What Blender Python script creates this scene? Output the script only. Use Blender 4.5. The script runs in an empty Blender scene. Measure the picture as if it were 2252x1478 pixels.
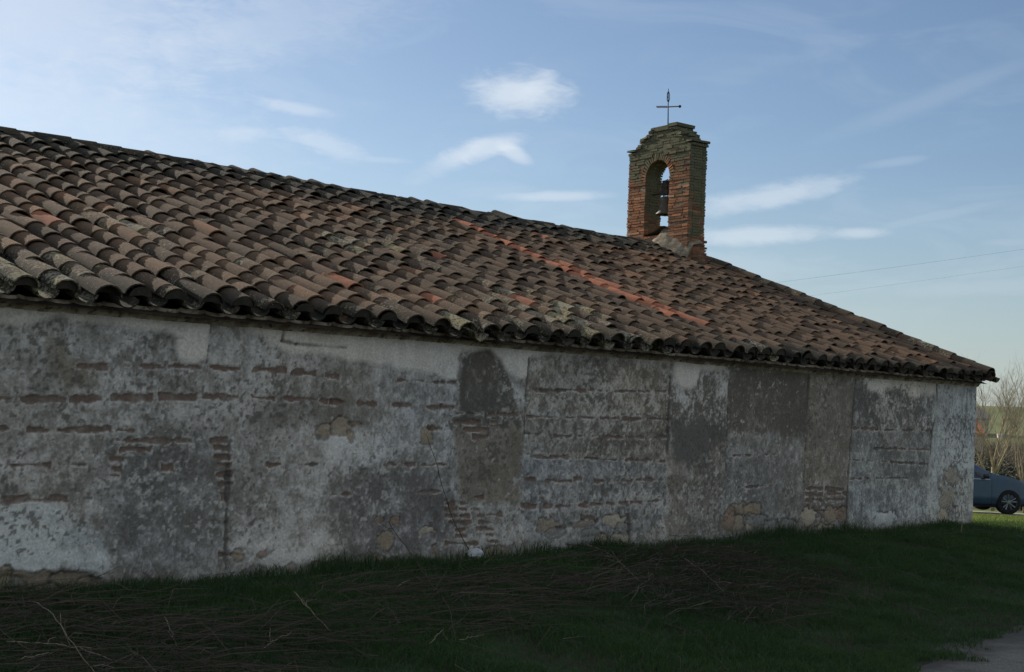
import bpy, bmesh, math, random
import numpy as np
from mathutils import Vector, Matrix
random.seed(7)
rng = np.random.default_rng(11)
sc = bpy.context.scene
COL = sc.collection
R = math.radians

# ------------------------------------------------------------------ camera
YAW, PITCH, ROLL = R(43.946), R(0.924), 0.0382
CAM = np.array([0.0, -10.3, 1.62])
fw = np.array([math.cos(YAW), math.sin(YAW), 0.0]); rt = np.array([math.sin(YAW), -math.cos(YAW), 0.0])
up = np.array([0, 0, 1.0])
fw2 = fw*math.cos(PITCH) + up*math.sin(PITCH); up2 = up*math.cos(PITCH) - fw*math.sin(PITCH)
rt3 = rt*math.cos(ROLL) + up2*math.sin(ROLL); up3 = up2*math.cos(ROLL) - rt*math.sin(ROLL)
cam = bpy.data.cameras.new('camera'); camo = bpy.data.objects.new('camera', cam); COL.objects.link(camo)
camo.matrix_world = Matrix(((rt3[0], up3[0], -fw2[0], CAM[0]), (rt3[1], up3[1], -fw2[1], CAM[1]),
                            (rt3[2], up3[2], -fw2[2], CAM[2]), (0, 0, 0, 1)))
cam.sensor_fit = 'HORIZONTAL'; cam.sensor_width = 36.0; cam.lens = 3100/2252*36.0
cam.shift_y = (844-739)/2252; cam.clip_start = 0.1; cam.clip_end = 5000
sc.camera = camo

# ------------------------------------------------------------------ light
SUN_EL, SUN_AZ = R(25.0), R(2.0)            # azimuth from +Y towards +X
sdir = Vector((math.sin(SUN_AZ)*math.cos(SUN_EL), math.cos(SUN_AZ)*math.cos(SUN_EL), math.sin(SUN_EL)))
sun = bpy.data.lights.new('sun', 'SUN'); suno = bpy.data.objects.new('sun', sun); COL.objects.link(suno)
sun.energy = 5.0; sun.angle = R(0.53); sun.color = (1.0, 0.90, 0.76)
suno.rotation_euler = sdir.to_track_quat('Z', 'Y').to_euler()
sc.view_settings.view_transform = 'Standard'; sc.view_settings.look = 'None'
sc.view_settings.exposure = 0.32; sc.view_settings.gamma = 1.0
sc.cycles.max_bounces = 6; sc.cycles.sample_clamp_indirect = 2.0; sc.cycles.caustics_reflective = False; sc.cycles.caustics_refractive = False; sc.cycles.use_denoising = True

world = bpy.data.worlds.new('World'); sc.world = world; world.use_nodes = True
nt = world.node_tree; nt.nodes.clear()

class NG:
    """small helper round a node tree"""
    def __init__(s, nt): s.nt = nt
    def n(s, t, **k):
        nd = s.nt.nodes.new(t)
        for a, v in k.items():
            if a == 'ins':
                for i, x in v.items(): s.set(nd.inputs[i], x)
            else: setattr(nd, a, v)
        return nd
    def set(s, sock, x):
        if isinstance(x, bpy.types.NodeSocket): s.nt.links.new(x, sock)
        elif isinstance(x, (tuple, list)) and sock.type == 'RGBA' and len(x) == 3: sock.default_value = (*x, 1)
        else: sock.default_value = x
    def m(s, op, a, b=0.0, c=None, clamp=False):
        nd = s.n('ShaderNodeMath', operation=op, use_clamp=clamp); s.set(nd.inputs[0], a); s.set(nd.inputs[1], b)
        if c is not None: s.set(nd.inputs[2], c)
        return nd.outputs[0]
    def mix(s, f, a, b, blend='MIX'):
        nd = s.n('ShaderNodeMix', data_type='RGBA', blend_type=blend)
        s.set(nd.inputs[0], f); s.set(nd.inputs[6], a); s.set(nd.inputs[7], b); return nd.outputs[2]
    def noise(s, vec, scale, detail=3.0, rough=0.55, dist=0.0, out=0):
        nd = s.n('ShaderNodeTexNoise'); s.set(nd.inputs['Vector'], vec); nd.inputs['Scale'].default_value = scale
        nd.inputs['Detail'].default_value = detail; nd.inputs['Roughness'].default_value = rough
        nd.inputs['Distortion'].default_value = dist; return nd.outputs[out]
    def ramp(s, f, lo, hi, a=0.0, b=1.0, smooth=True):
        nd = s.n('ShaderNodeMapRange', interpolation_type='SMOOTHSTEP' if smooth else 'LINEAR')
        s.set(nd.inputs[0], f); s.set(nd.inputs[1], lo); s.set(nd.inputs[2], hi); s.set(nd.inputs[3], a); s.set(nd.inputs[4], b)
        return nd.outputs[0]
    def cramp(s, f, stops):
        nd = s.n('ShaderNodeValToRGB'); s.set(nd.inputs[0], f); e = nd.color_ramp.elements
        e[0].position, e[0].color = stops[0]; e[1].position, e[1].color = stops[-1]
        for p_, c_ in stops[1:-1]:
            el = e.new(p_); el.color = c_
        return nd.outputs[0]
    def vmul(s, v, xyz):
        nd = s.n('ShaderNodeVectorMath', operation='MULTIPLY'); s.set(nd.inputs[0], v); nd.inputs[1].default_value = xyz; return nd.outputs[0]
    def attr(s, name, out='Fac'):
        return s.n('ShaderNodeAttribute', attribute_name=name).outputs[out]

g = NG(nt)
sky = g.n('ShaderNodeTexSky', sky_type='NISHITA', sun_disc=False, sun_elevation=SUN_EL, sun_rotation=SUN_AZ,
          altitude=800, air_density=1.0, dust_density=1.0, ozone_density=1.6)
tc = g.n('ShaderNodeTexCoord'); dirv = tc.outputs['Generated']
sep = g.n('ShaderNodeSeparateXYZ'); g.set(sep.inputs[0], dirv)
DX, DY, DZ = sep.outputs
azim = g.m('MULTIPLY', g.m('ARCTAN2', DX, DY), 180/math.pi)
elev = g.m('MULTIPLY', g.m('ARCSINE', DZ), 180/math.pi)
comb = g.n('ShaderNodeCombineXYZ'); g.set(comb.inputs[0], azim); g.set(comb.inputs[1], elev)
ae = comb.outputs[0]
warp = g.noise(g.vmul(ae, (0.55, 1.1, 1)), 1.0, 5, 0.6, 0.4)
fine = g.noise(g.vmul(ae, (0.8, 2.6, 1)), 1.0, 6, 0.65, 0.8)
def cloud(a, e, ra, re, tilt, dens, soft=1.0, wamp=0.8):
    """one cloud: an ellipse in azimuth / elevation (degrees), its edge frayed by noise"""
    da = g.m('SUBTRACT', azim, a); de = g.m('SUBTRACT', elev, e)
    c, s_ = math.cos(R(tilt)), math.sin(R(tilt))
    ra, re = ra*.92, re*.88
    u = g.m('DIVIDE', g.m('ADD', g.m('MULTIPLY', da, c), g.m('MULTIPLY', de, s_)), ra)
    v = g.m('DIVIDE', g.m('SUBTRACT', g.m('MULTIPLY', de, c), g.m('MULTIPLY', da, s_)), re)
    d = g.m('SQRT', g.m('ADD', g.m('MULTIPLY', u, u), g.m('MULTIPLY', v, v)))
    d = g.m('ADD', d, g.m('MULTIPLY', g.m('SUBTRACT', warp, 0.5), wamp*1.5))
    d = g.m('ADD', d, g.m('MULTIPLY', g.m('SUBTRACT', fine, 0.5), wamp*1.25))
    return g.m('MULTIPLY', g.ramp(d, 1.35, 1.25-soft*.95, 0, 1), dens*.76)
clouds = [
    (45.9, 12.55, 2.2, 1.05, 0, 0.85, 1.1, .75), (46.6, 12.9, 1.0, 0.5, 30, 0.4, 1, .6),
    (44.6, 10.35, 1.9, 0.50, 18, 0.75, 1.0, .6), (45.8, 10.2, 0.8, 0.38, -25, 0.7, 1.0, .5), (43.0, 9.7, 1.6, 0.5, 30, 0.30, 1, .8),
    (37.0, 11.5, 1.7, 0.30, -6, 0.5, 1, .6), (38.0, 10.2, 1.9, 0.5, -14, 0.45, 1, .8), (34.7, 10.3, 1.4, 0.38, 4, 0.35, 1, .7), (40.4, 9.7, 1.3, 0.15, 0, .22, 1, .4),
    (47.3, 8.55, 2.4, 0.26, 3, 0.55, 1, .45), (56.2, 8.75, 3.6, 0.55, 11, 0.60, 1.1, .7), (55.7, 7.2, 3.0, 0.45, 3, 0.62, 1, .55),
    (59.7, 7.35, 1.2, 0.26, 0, 0.5, 1, .5), (62.5, 8.0, 3.0, 0.25, 12, 0.14, 1, .5), (61.0, 10.1, 1.4, .2, 8, .15, 1, .5), (65.4, 7.0, 1.2, .2, 0, .14, 1, .4),
    (62.6, 12.6, 5.0, 0.5, 20, 0.12, 1.1, .3), (66.0, 5.4, 6.0, 0.4, 4, 0.14, 1, .6), (54.5, 5.9, 4.5, 0.8, 2, 0.18, 1.1, .8),
    (27.0, 14.5, 8.0, 4.2, -8, 0.45, 1.3, .7), (36.0, 14.6, 7.0, 2.0, 16, 0.28, 1.2, .9), (29.0, 10.5, 9.0, 2.0, -5, 0.30, 1.2, .8),
]
cov = None
for cdef in clouds:
    k = cloud(*cdef)
    cov = k if cov is None else g.m('SUBTRACT', 1.0, g.m('MULTIPLY', g.m('SUBTRACT', 1.0, cov), g.m('SUBTRACT', 1.0, k)))
# thin general veil of high cloud
veil = g.m('MULTIPLY', g.ramp(g.noise(g.vmul(ae, (0.10, 0.35, 1)), 1.0, 4, 0.6, 1.2), 0.45, 0.75), 0.10)
cov = g.m('MAXIMUM', cov, veil)
# unseen broken cloud added overhead and behind the camera to brighten the wall
rest = g.m('MAXIMUM', g.ramp(elev, 20, 34), g.m('MULTIPLY', g.ramp(g.m('ABSOLUTE', g.m('SUBTRACT', azim, 45)), 42, 75), g.ramp(elev, -2, 6)))
fill_deck = g.ramp(g.noise(dirv, 2.6, 6, 0.6, 0.6), 0.36, 0.62)
cov = g.m('MAXIMUM', cov, g.m('MULTIPLY', g.m('MULTIPLY', rest, fill_deck), 0.9))
cloudcol = g.mix(1.0, (7.6, 8.2, 8.8, 1), (1, 1, 1, 1), 'MULTIPLY')
skycol = g.mix(1.0, sky.outputs[0], (0.87, 0.90, 0.94, 1), 'MULTIPLY')
hzn = g.m('MULTIPLY', g.ramp(elev, 11, -1), .55)
skycol = g.mix(hzn, skycol, (4.0, 4.75, 5.2, 1))
col = g.mix(cov, skycol, cloudcol)
bg = g.n('ShaderNodeBackground'); g.set(bg.inputs[0], col); bg.inputs[1].default_value = 0.085
wo = g.n('ShaderNodeOutputWorld'); nt.links.new(bg.outputs[0], wo.inputs[0])

# ------------------------------------------------------------------ helpers
def tag(o, label=None, cat=None, group=None, kind=None):
    if label: o['label'] = label
    if cat: o['category'] = cat
    if group: o['group'] = group
    if kind: o['kind'] = kind
    return o
def empty(name, loc=(0, 0, 0), rz=0.0, **k):
    o = bpy.data.objects.new(name, None); COL.objects.link(o); o.location = loc; o.rotation_euler.z = rz
    o.empty_display_size = 0.3
    return tag(o, **k)
def mesh(name, V, Fs, mat=None, parent=None, smooth=False, attrs=None, **k):
    """V (n,3); Fs: (m,3|4) array or list of such arrays / lists"""
    V = np.asarray(V, np.float32)
    if isinstance(Fs, np.ndarray): Fs = [Fs]
    me = bpy.data.meshes.new(name)
    if Fs and isinstance(Fs[0], np.ndarray):
        loops = np.concatenate([f.reshape(-1) for f in Fs]).astype(np.int32)
        tot = np.concatenate([np.full(len(f), f.shape[1], np.int32) for f in Fs])
        start = np.concatenate([[0], np.cumsum(tot)[:-1]]).astype(np.int32)
        me.vertices.add(len(V)); me.vertices.foreach_set('co', V.reshape(-1))
        me.loops.add(len(loops)); me.loops.foreach_set('vertex_index', loops)
        me.polygons.add(len(tot)); me.polygons.foreach_set('loop_start', start)
    else:
        me.from_pydata([tuple(map(float, v)) for v in V], [], [tuple(map(int, f)) for f in Fs])
    me.polygons.foreach_set('use_smooth', np.full(len(me.polygons), bool(smooth)))
    if attrs:
        for an, (tp, data) in attrs.items():
            a = me.attributes.new(an, tp, 'POINT'); data = np.asarray(data, np.float32)
            if tp == 'FLOAT': a.data.foreach_set('value', data.reshape(-1))
            else:
                if data.shape[1] == 3: data = np.concatenate([data, np.ones((len(data), 1), np.float32)], 1)
                a.data.foreach_set('color', data.reshape(-1))
    me.update(calc_edges=True); me.validate(verbose=False)
    o = bpy.data.objects.new(name, me); COL.objects.link(o)
    if mat: me.materials.append(mat)
    if parent: o.parent = parent
    return tag(o, **k)
class MB:
    """collects shapes (verts, faces, float tint) for ONE mesh"""
    def __init__(s): s.V = []; s.Q = []; s.T = []; s.A = []; s.n = 0
    def add(s, V, Q=None, T=None, a=0.0):
        V = np.asarray(V, float)
        if Q is not None and len(Q): s.Q.append(np.asarray(Q, int)+s.n)
        if T is not None and len(T): s.T.append(np.asarray(T, int)+s.n)
        s.V.append(V); s.A.append(np.broadcast_to(np.asarray(a, float), (len(V),)) if np.ndim(a) <= 1 else a); s.n += len(V)
    def box(s, c, size, rot=None, a=0.0, jit=0.0):
        h = np.array(size)/2
        P = np.array([[x, y, z] for z in (-1, 1) for y in (-1, 1) for x in (-1, 1)], float)*h
        if jit: P = P + rng.normal(0, jit, P.shape)
        if rot is not None: P = P @ np.asarray(rot).T
        s.add(P+np.asarray(c, float), Q=[[0, 2, 3, 1], [4, 5, 7, 6], [0, 1, 5, 4], [2, 6, 7, 3], [0, 4, 6, 2], [1, 3, 7, 5]], a=a)
    def tube(s, pts, rad, n=6, a=0.0, caps=True):
        pts = np.asarray(pts, float); m = len(pts); rad = np.broadcast_to(np.asarray(rad, float), (m,))
        tg = np.gradient(pts, axis=0); tg /= np.linalg.norm(tg, axis=1)[:, None]+1e-9
        ref = np.array([0, 0, 1.0]) if abs(tg[0][2]) < .9 else np.array([1.0, 0, 0])
        u = np.cross(tg, ref); u /= np.linalg.norm(u, axis=1)[:, None]+1e-9; v = np.cross(tg, u)
        th = np.linspace(0, 2*np.pi, n, endpoint=False)
        V = pts[:, None]+rad[:, None, None]*(np.cos(th)[None, :, None]*u[:, None]+np.sin(th)[None, :, None]*v[:, None])
        V = V.reshape(-1, 3)
        i = np.arange(m-1)[:, None]*n; j = np.arange(n)[None]; jn = (j+1) % n
        Q = np.stack([i+j, i+jn, i+n+jn, i+n+j], -1).reshape(-1, 4)
        T = None
        if caps:
            V = np.concatenate([V, pts[:1], pts[-1:]]); c0, c1 = m*n, m*n+1
            jj = np.arange(n); T = np.concatenate([np.stack([np.full(n, c0), (jj+1) % n, jj], 1),
                                                   np.stack([np.full(n, c1), (m-1)*n+jj, (m-1)*n+(jj+1) % n], 1)])
        s.add(V, Q, T, a)
    def lathe(s, prof, c=(0, 0, 0), n=24, a=0.0, axis='z'):
        prof = np.asarray(prof, float); m = len(prof); th = np.linspace(0, 2*np.pi, n, endpoint=False)
        V = np.stack([prof[:, 0][:, None]*np.cos(th), prof[:, 0][:, None]*np.sin(th), np.repeat(prof[:, 1][:, None], n, 1)], -1).reshape(-1, 3)
        if axis == 'y': V = V[:, [0, 2, 1]]
        i = np.arange(m-1)[:, None]*n; j = np.arange(n)[None]; jn = (j+1) % n
        s.add(V+np.asarray(c, float), np.stack([i+j, i+jn, i+n+jn, i+n+j], -1).reshape(-1, 4), a=a)
    def build(s, name, mat, parent=None, smooth=False, attr='tint', **k):
        V = np.concatenate(s.V); Fs = []
        if s.Q: Fs.append(np.concatenate(s.Q))
        if s.T: Fs.append(np.concatenate(s.T))
        return mesh(name, V, Fs, mat, parent, smooth, {attr: ('FLOAT', np.concatenate(s.A))}, **k)
def hash2(i, j, seed):
    h = (i.astype(np.int64)*374761393 + j.astype(np.int64)*668265263 + seed*974634777) & 0x7fffffff
    h = ((h ^ (h >> 13))*1274126177) & 0x7fffffff
    return ((h ^ (h >> 16)) & 0xffff)/65535.0
def vn(u, v, seed=0):
    i = np.floor(u); j = np.floor(v); f = u-i; h = v-j; f = f*f*(3-2*f); h = h*h*(3-2*h)
    a, b, c, d = hash2(i, j, seed), hash2(i+1, j, seed), hash2(i, j+1, seed), hash2(i+1, j+1, seed)
    return (a*(1-f)+b*f)*(1-h)+(c*(1-f)+d*f)*h
def fbm(u, v, scale, seed=0, octv=4, rough=0.55):
    """value noise, about 0..1 round 0.5; scale = size of the largest blotch in metres"""
    r = 0; amp = 1; tot = 0
    for k in range(octv):
        r = r+amp*vn(u/scale*2**k+k*17.3, v/scale*2**k+k*9.1, seed+k); tot += amp; amp *= rough
    return r/tot
def sst(x, a, b):
    t = np.clip((x-a)/(b-a), 0, 1); return t*t*(3-2*t)
def pip(poly, x, y):
    ins = np.zeros(x.shape, bool); n = len(poly)
    for k in range(n):
        x0, y0 = poly[k]; x1, y1 = poly[(k+1) % n]
        c = ((y0 > y) != (y1 > y)) & (x < (x1-x0)*(y-y0)/((y1-y0) if y1 != y0 else 1e-9)+x0)
        ins ^= c
    return ins
def grid_faces(nx, ny):
    i = np.arange(nx-1)[:, None]*ny; j = np.arange(ny-1)[None]
    return np.stack([i+j, i+ny+j, i+ny+j+1, i+j+1], -1).reshape(-1, 4)

# ------------------------------------------------------------------ materials
def newmat(name):
    m = bpy.data.materials.new(name); m.use_nodes = True; n = m.node_tree; n.nodes.clear()
    q = NG(n); b = q.n('ShaderNodeBsdfPrincipled'); o = q.n('ShaderNodeOutputMaterial'); n.links.new(b.outputs[0], o.inputs[0])
    return m, q, b
def obj_co(q): return q.n('ShaderNodeTexCoord').outputs['Object']
def bump(q, b, h, strength=0.5, dist=0.01):
    n = q.n('ShaderNodeBump'); n.inputs['Strength'].default_value = strength; n.inputs['Distance'].default_value = dist
    q.set(n.inputs['Height'], h); q.set(b.inputs['Normal'], n.outputs[0])
def simple(name, c0, c1, scale=8.0, rough=0.9, bmp=0.3, dist=0.01, metal=0.0, spec=0.25):
    m, q, b = newmat(name); co = obj_co(q); f = q.noise(co, scale, 5, 0.6)
    q.set(b.inputs['Base Color'], q.mix(q.ramp(f, .3, .7), c0, c1)); b.inputs['Roughness'].default_value = rough
    b.inputs['Metallic'].default_value = metal; b.inputs['Specular IOR Level'].default_value = spec
    if bmp: bump(q, b, q.noise(co, scale*4, 4, 0.6), bmp, dist)
    return m

# ------------------------------------------------------------------ ground
UX, UY = 0.909, 0.418            # direction from the camera past the gable, towards the valley
def ground_z(x, y):
    x = np.asarray(x, float); y = np.asarray(y, float)
    r = x*UX+(y+10.3)*UY
    z = np.interp(r, [-1e4, 22.5, 25, 39, 60, 150, 230, 262, 330, 430, 470, 2000], [0, 0, -0.05, -0.74, -1.7, -4.2, -2.6, -0.9, 3.2, 7.3, 7.5, 6.0])
    z = z-.28*sst(-y, .3, 4.5)*np.clip((30-r)/8, 0, 1)
    near = np.clip(1-np.maximum(r-20, 0)/8, 0, 1)
    z = z+near*(0.05*np.exp(-((x-13)/6)**2)*np.exp(-(y/2.5)**2)-0.03*np.exp(-((x-4)/3)**2))
    z = z+0.03*(fbm(x, y, 1.7, 5, 3)-0.5)*np.clip(1-np.maximum(-y-5.2, 0), 0, 1)*np.clip(2-r/40, 0, 1)
    far = np.clip((r-300)/150, 0, 1)
    return z+far*2.5*(fbm(x, y, 160, 9, 3)-0.5)
def spread(lo, hi, step, far, ratio=1.22):
    a = list(np.arange(lo, hi+1e-6, step)); s = step
    while a[-1] < far[1]: s *= ratio; a.append(a[-1]+s)
    s = step
    while a[0] > far[0]: s *= ratio; a.insert(0, a[0]-s)
    return np.array(a)
gx = spread(-2, 60, 0.3, (-900, 1500)); gy = spread(-14, 24, 0.3, (-1200, 1200))
GX, GY = np.meshgrid(gx, gy, indexing='ij')
GZ = ground_z(GX, GY); GR = GX*UX+(GY+10.3)*UY
m, q, b = newmat('ground_earth'); co = obj_co(q)
nz = q.noise(co, 1.3, 6, .6); nf = q.noise(co, 22, 4, .6)
soil = q.mix(q.ramp(nz, .42, .6), (.034, .030, .022, 1), (.030, .048, .022, 1))
soil = q.mix(q.ramp(nf, .55, .75), soil, (.032, .030, .02, 1))
lit = q.mix(q.ramp(nf, .35, .7), (.08, .125, .03, 1), (.14, .175, .055, 1))  # strip past the gable: sunlight put into a brighter grass colour
soil = q.mix(q.attr('sunlit_tone'), soil, lit)
fl = q.mix(q.ramp(q.noise(q.vmul(co, (.006, .03, .03)), 1.0, 4, .6), .4, .62), (.10, .145, .055, 1), (.16, .165, .085, 1))
fl = q.mix(q.ramp(q.noise(co, .12, 5, .65), .5, .75), fl, (.085, .12, .05, 1))
soil = q.mix(q.attr('field'), soil, fl)
scr = q.mix(q.ramp(q.noise(co, .35, 5, .7), .38, .62), (.055, .045, .035, 1), (.13, .105, .075, 1))
soil = q.mix(q.attr('scrub'), soil, scr)
q.set(b.inputs['Base Color'], soil); b.inputs['Roughness'].default_value = 1; b.inputs['Specular IOR Level'].default_value = .1
bump(q, b, nf, .6, .03)
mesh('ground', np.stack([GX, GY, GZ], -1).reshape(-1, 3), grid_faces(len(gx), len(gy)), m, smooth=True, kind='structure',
     attrs={'sunlit_tone': ('FLOAT', (sst(GR, 24, 26)*(1-sst(GR, 48, 54))).ravel()), 'field': ('FLOAT', sst(GR, 225, 255).ravel()),
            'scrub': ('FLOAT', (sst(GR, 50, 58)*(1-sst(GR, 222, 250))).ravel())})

def strip(name, centre, width, mat, lift, seg=0.3, wob=0.0, seed=0, **k):
    """a path laid over the ground along a polyline, with an uneven edge"""
    P = np.array(centre, float); d = np.r_[0, np.cumsum(np.linalg.norm(np.diff(P, axis=0), axis=1))]
    t = np.arange(0, d[-1], seg); c = np.stack([np.interp(t, d, P[:, i]) for i in (0, 1)], 1)
    tg = np.gradient(c, axis=0); tg /= np.linalg.norm(tg, axis=1)[:, None]; nn = np.stack([-tg[:, 1], tg[:, 0]], 1)
    W = np.linspace(-.5, .5, 15)
    off = W[None]*width+np.where(np.abs(W) > .49, 1, 0)[None]*wob*(fbm(t, t*0, 1.1, seed, 4)-.5)[:, None]*2
    X = c[:, 0:1]+nn[:, 0:1]*off; Y = c[:, 1:2]+nn[:, 1:2]*off
    edge = np.clip((.5-np.abs(W))*8, 0, 1)[None]
    Z = ground_z(X, Y)+lift-0.02*(1-edge)
    return mesh(name, np.stack([X, Y, Z], -1).reshape(-1, 3), grid_faces(len(t), 15), mat, smooth=True, kind='structure', attrs={'edge': ('FLOAT', np.broadcast_to((.5-np.abs(W))*width, X.shape).ravel())}, **k)
m, q, b = newmat('gravel'); co = obj_co(q)
f1 = q.noise(co, 2.2, 5, .65); f2 = q.noise(co, 60, 3, .6)
c_ = q.mix(q.ramp(f1, .35, .68), (.072, .065, .053, 1), (.118, .107, .088, 1)); c_ = q.mix(q.ramp(f2, .42, .66), c_, (.17, .156, .132, 1))
c_ = q.mix(q.ramp(q.m('ADD', q.attr('edge'), q.m('MULTIPLY', q.m('SUBTRACT', q.noise(co, 2.6, 6, .7), .5), 1.5)), .05, .75), (.036, .031, .024, 1), c_)
q.set(b.inputs['Base Color'], c_); b.inputs['Roughness'].default_value = .95; bump(q, b, f2, .7, .012); MAT_GRAVEL = m
strip('path', [(-20, -8.4), (6, -8.25), (9, -7.95), (12, -7.48), (18, -7.4), (30, -8.6), (60, -13)], 5.75, MAT_GRAVEL, 0.022, wob=.30, seed=3)
m = simple('road_surface', (.24, .21, .17, 1), (.32, .29, .24, 1), 6, .95, .3)
strip('road', [(18, 22.5), (37.2, 5.7), (60, -14.5), (90, -40)], 4.4, m, 0.05, wob=.2, seed=8)

# ------------------------------------------------------------------ chapel
XL, XR, YB = 1.6, 21.40, 12.1
EZ0, SL = 2.30, 0.368            # pan bed height at the eave (y = -0.2) and roof slope
RIDGE_Y = 6.05
def bed(y): return EZ0+SL*(np.minimum(y, 2*RIDGE_Y-y)+0.2)
chapel = empty('chapel', (XR, 0, 0), label='long low whitewashed rural chapel with tiled roof and brick bell gable', cat='chapel')
chapel_off = np.array([XR, 0, 0.0])
def cpart(o, parent=chapel):
    o.parent = parent
    if parent is chapel: o.matrix_parent_inverse = Matrix.Translation(Vector(-chapel_off))
    return o

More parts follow.
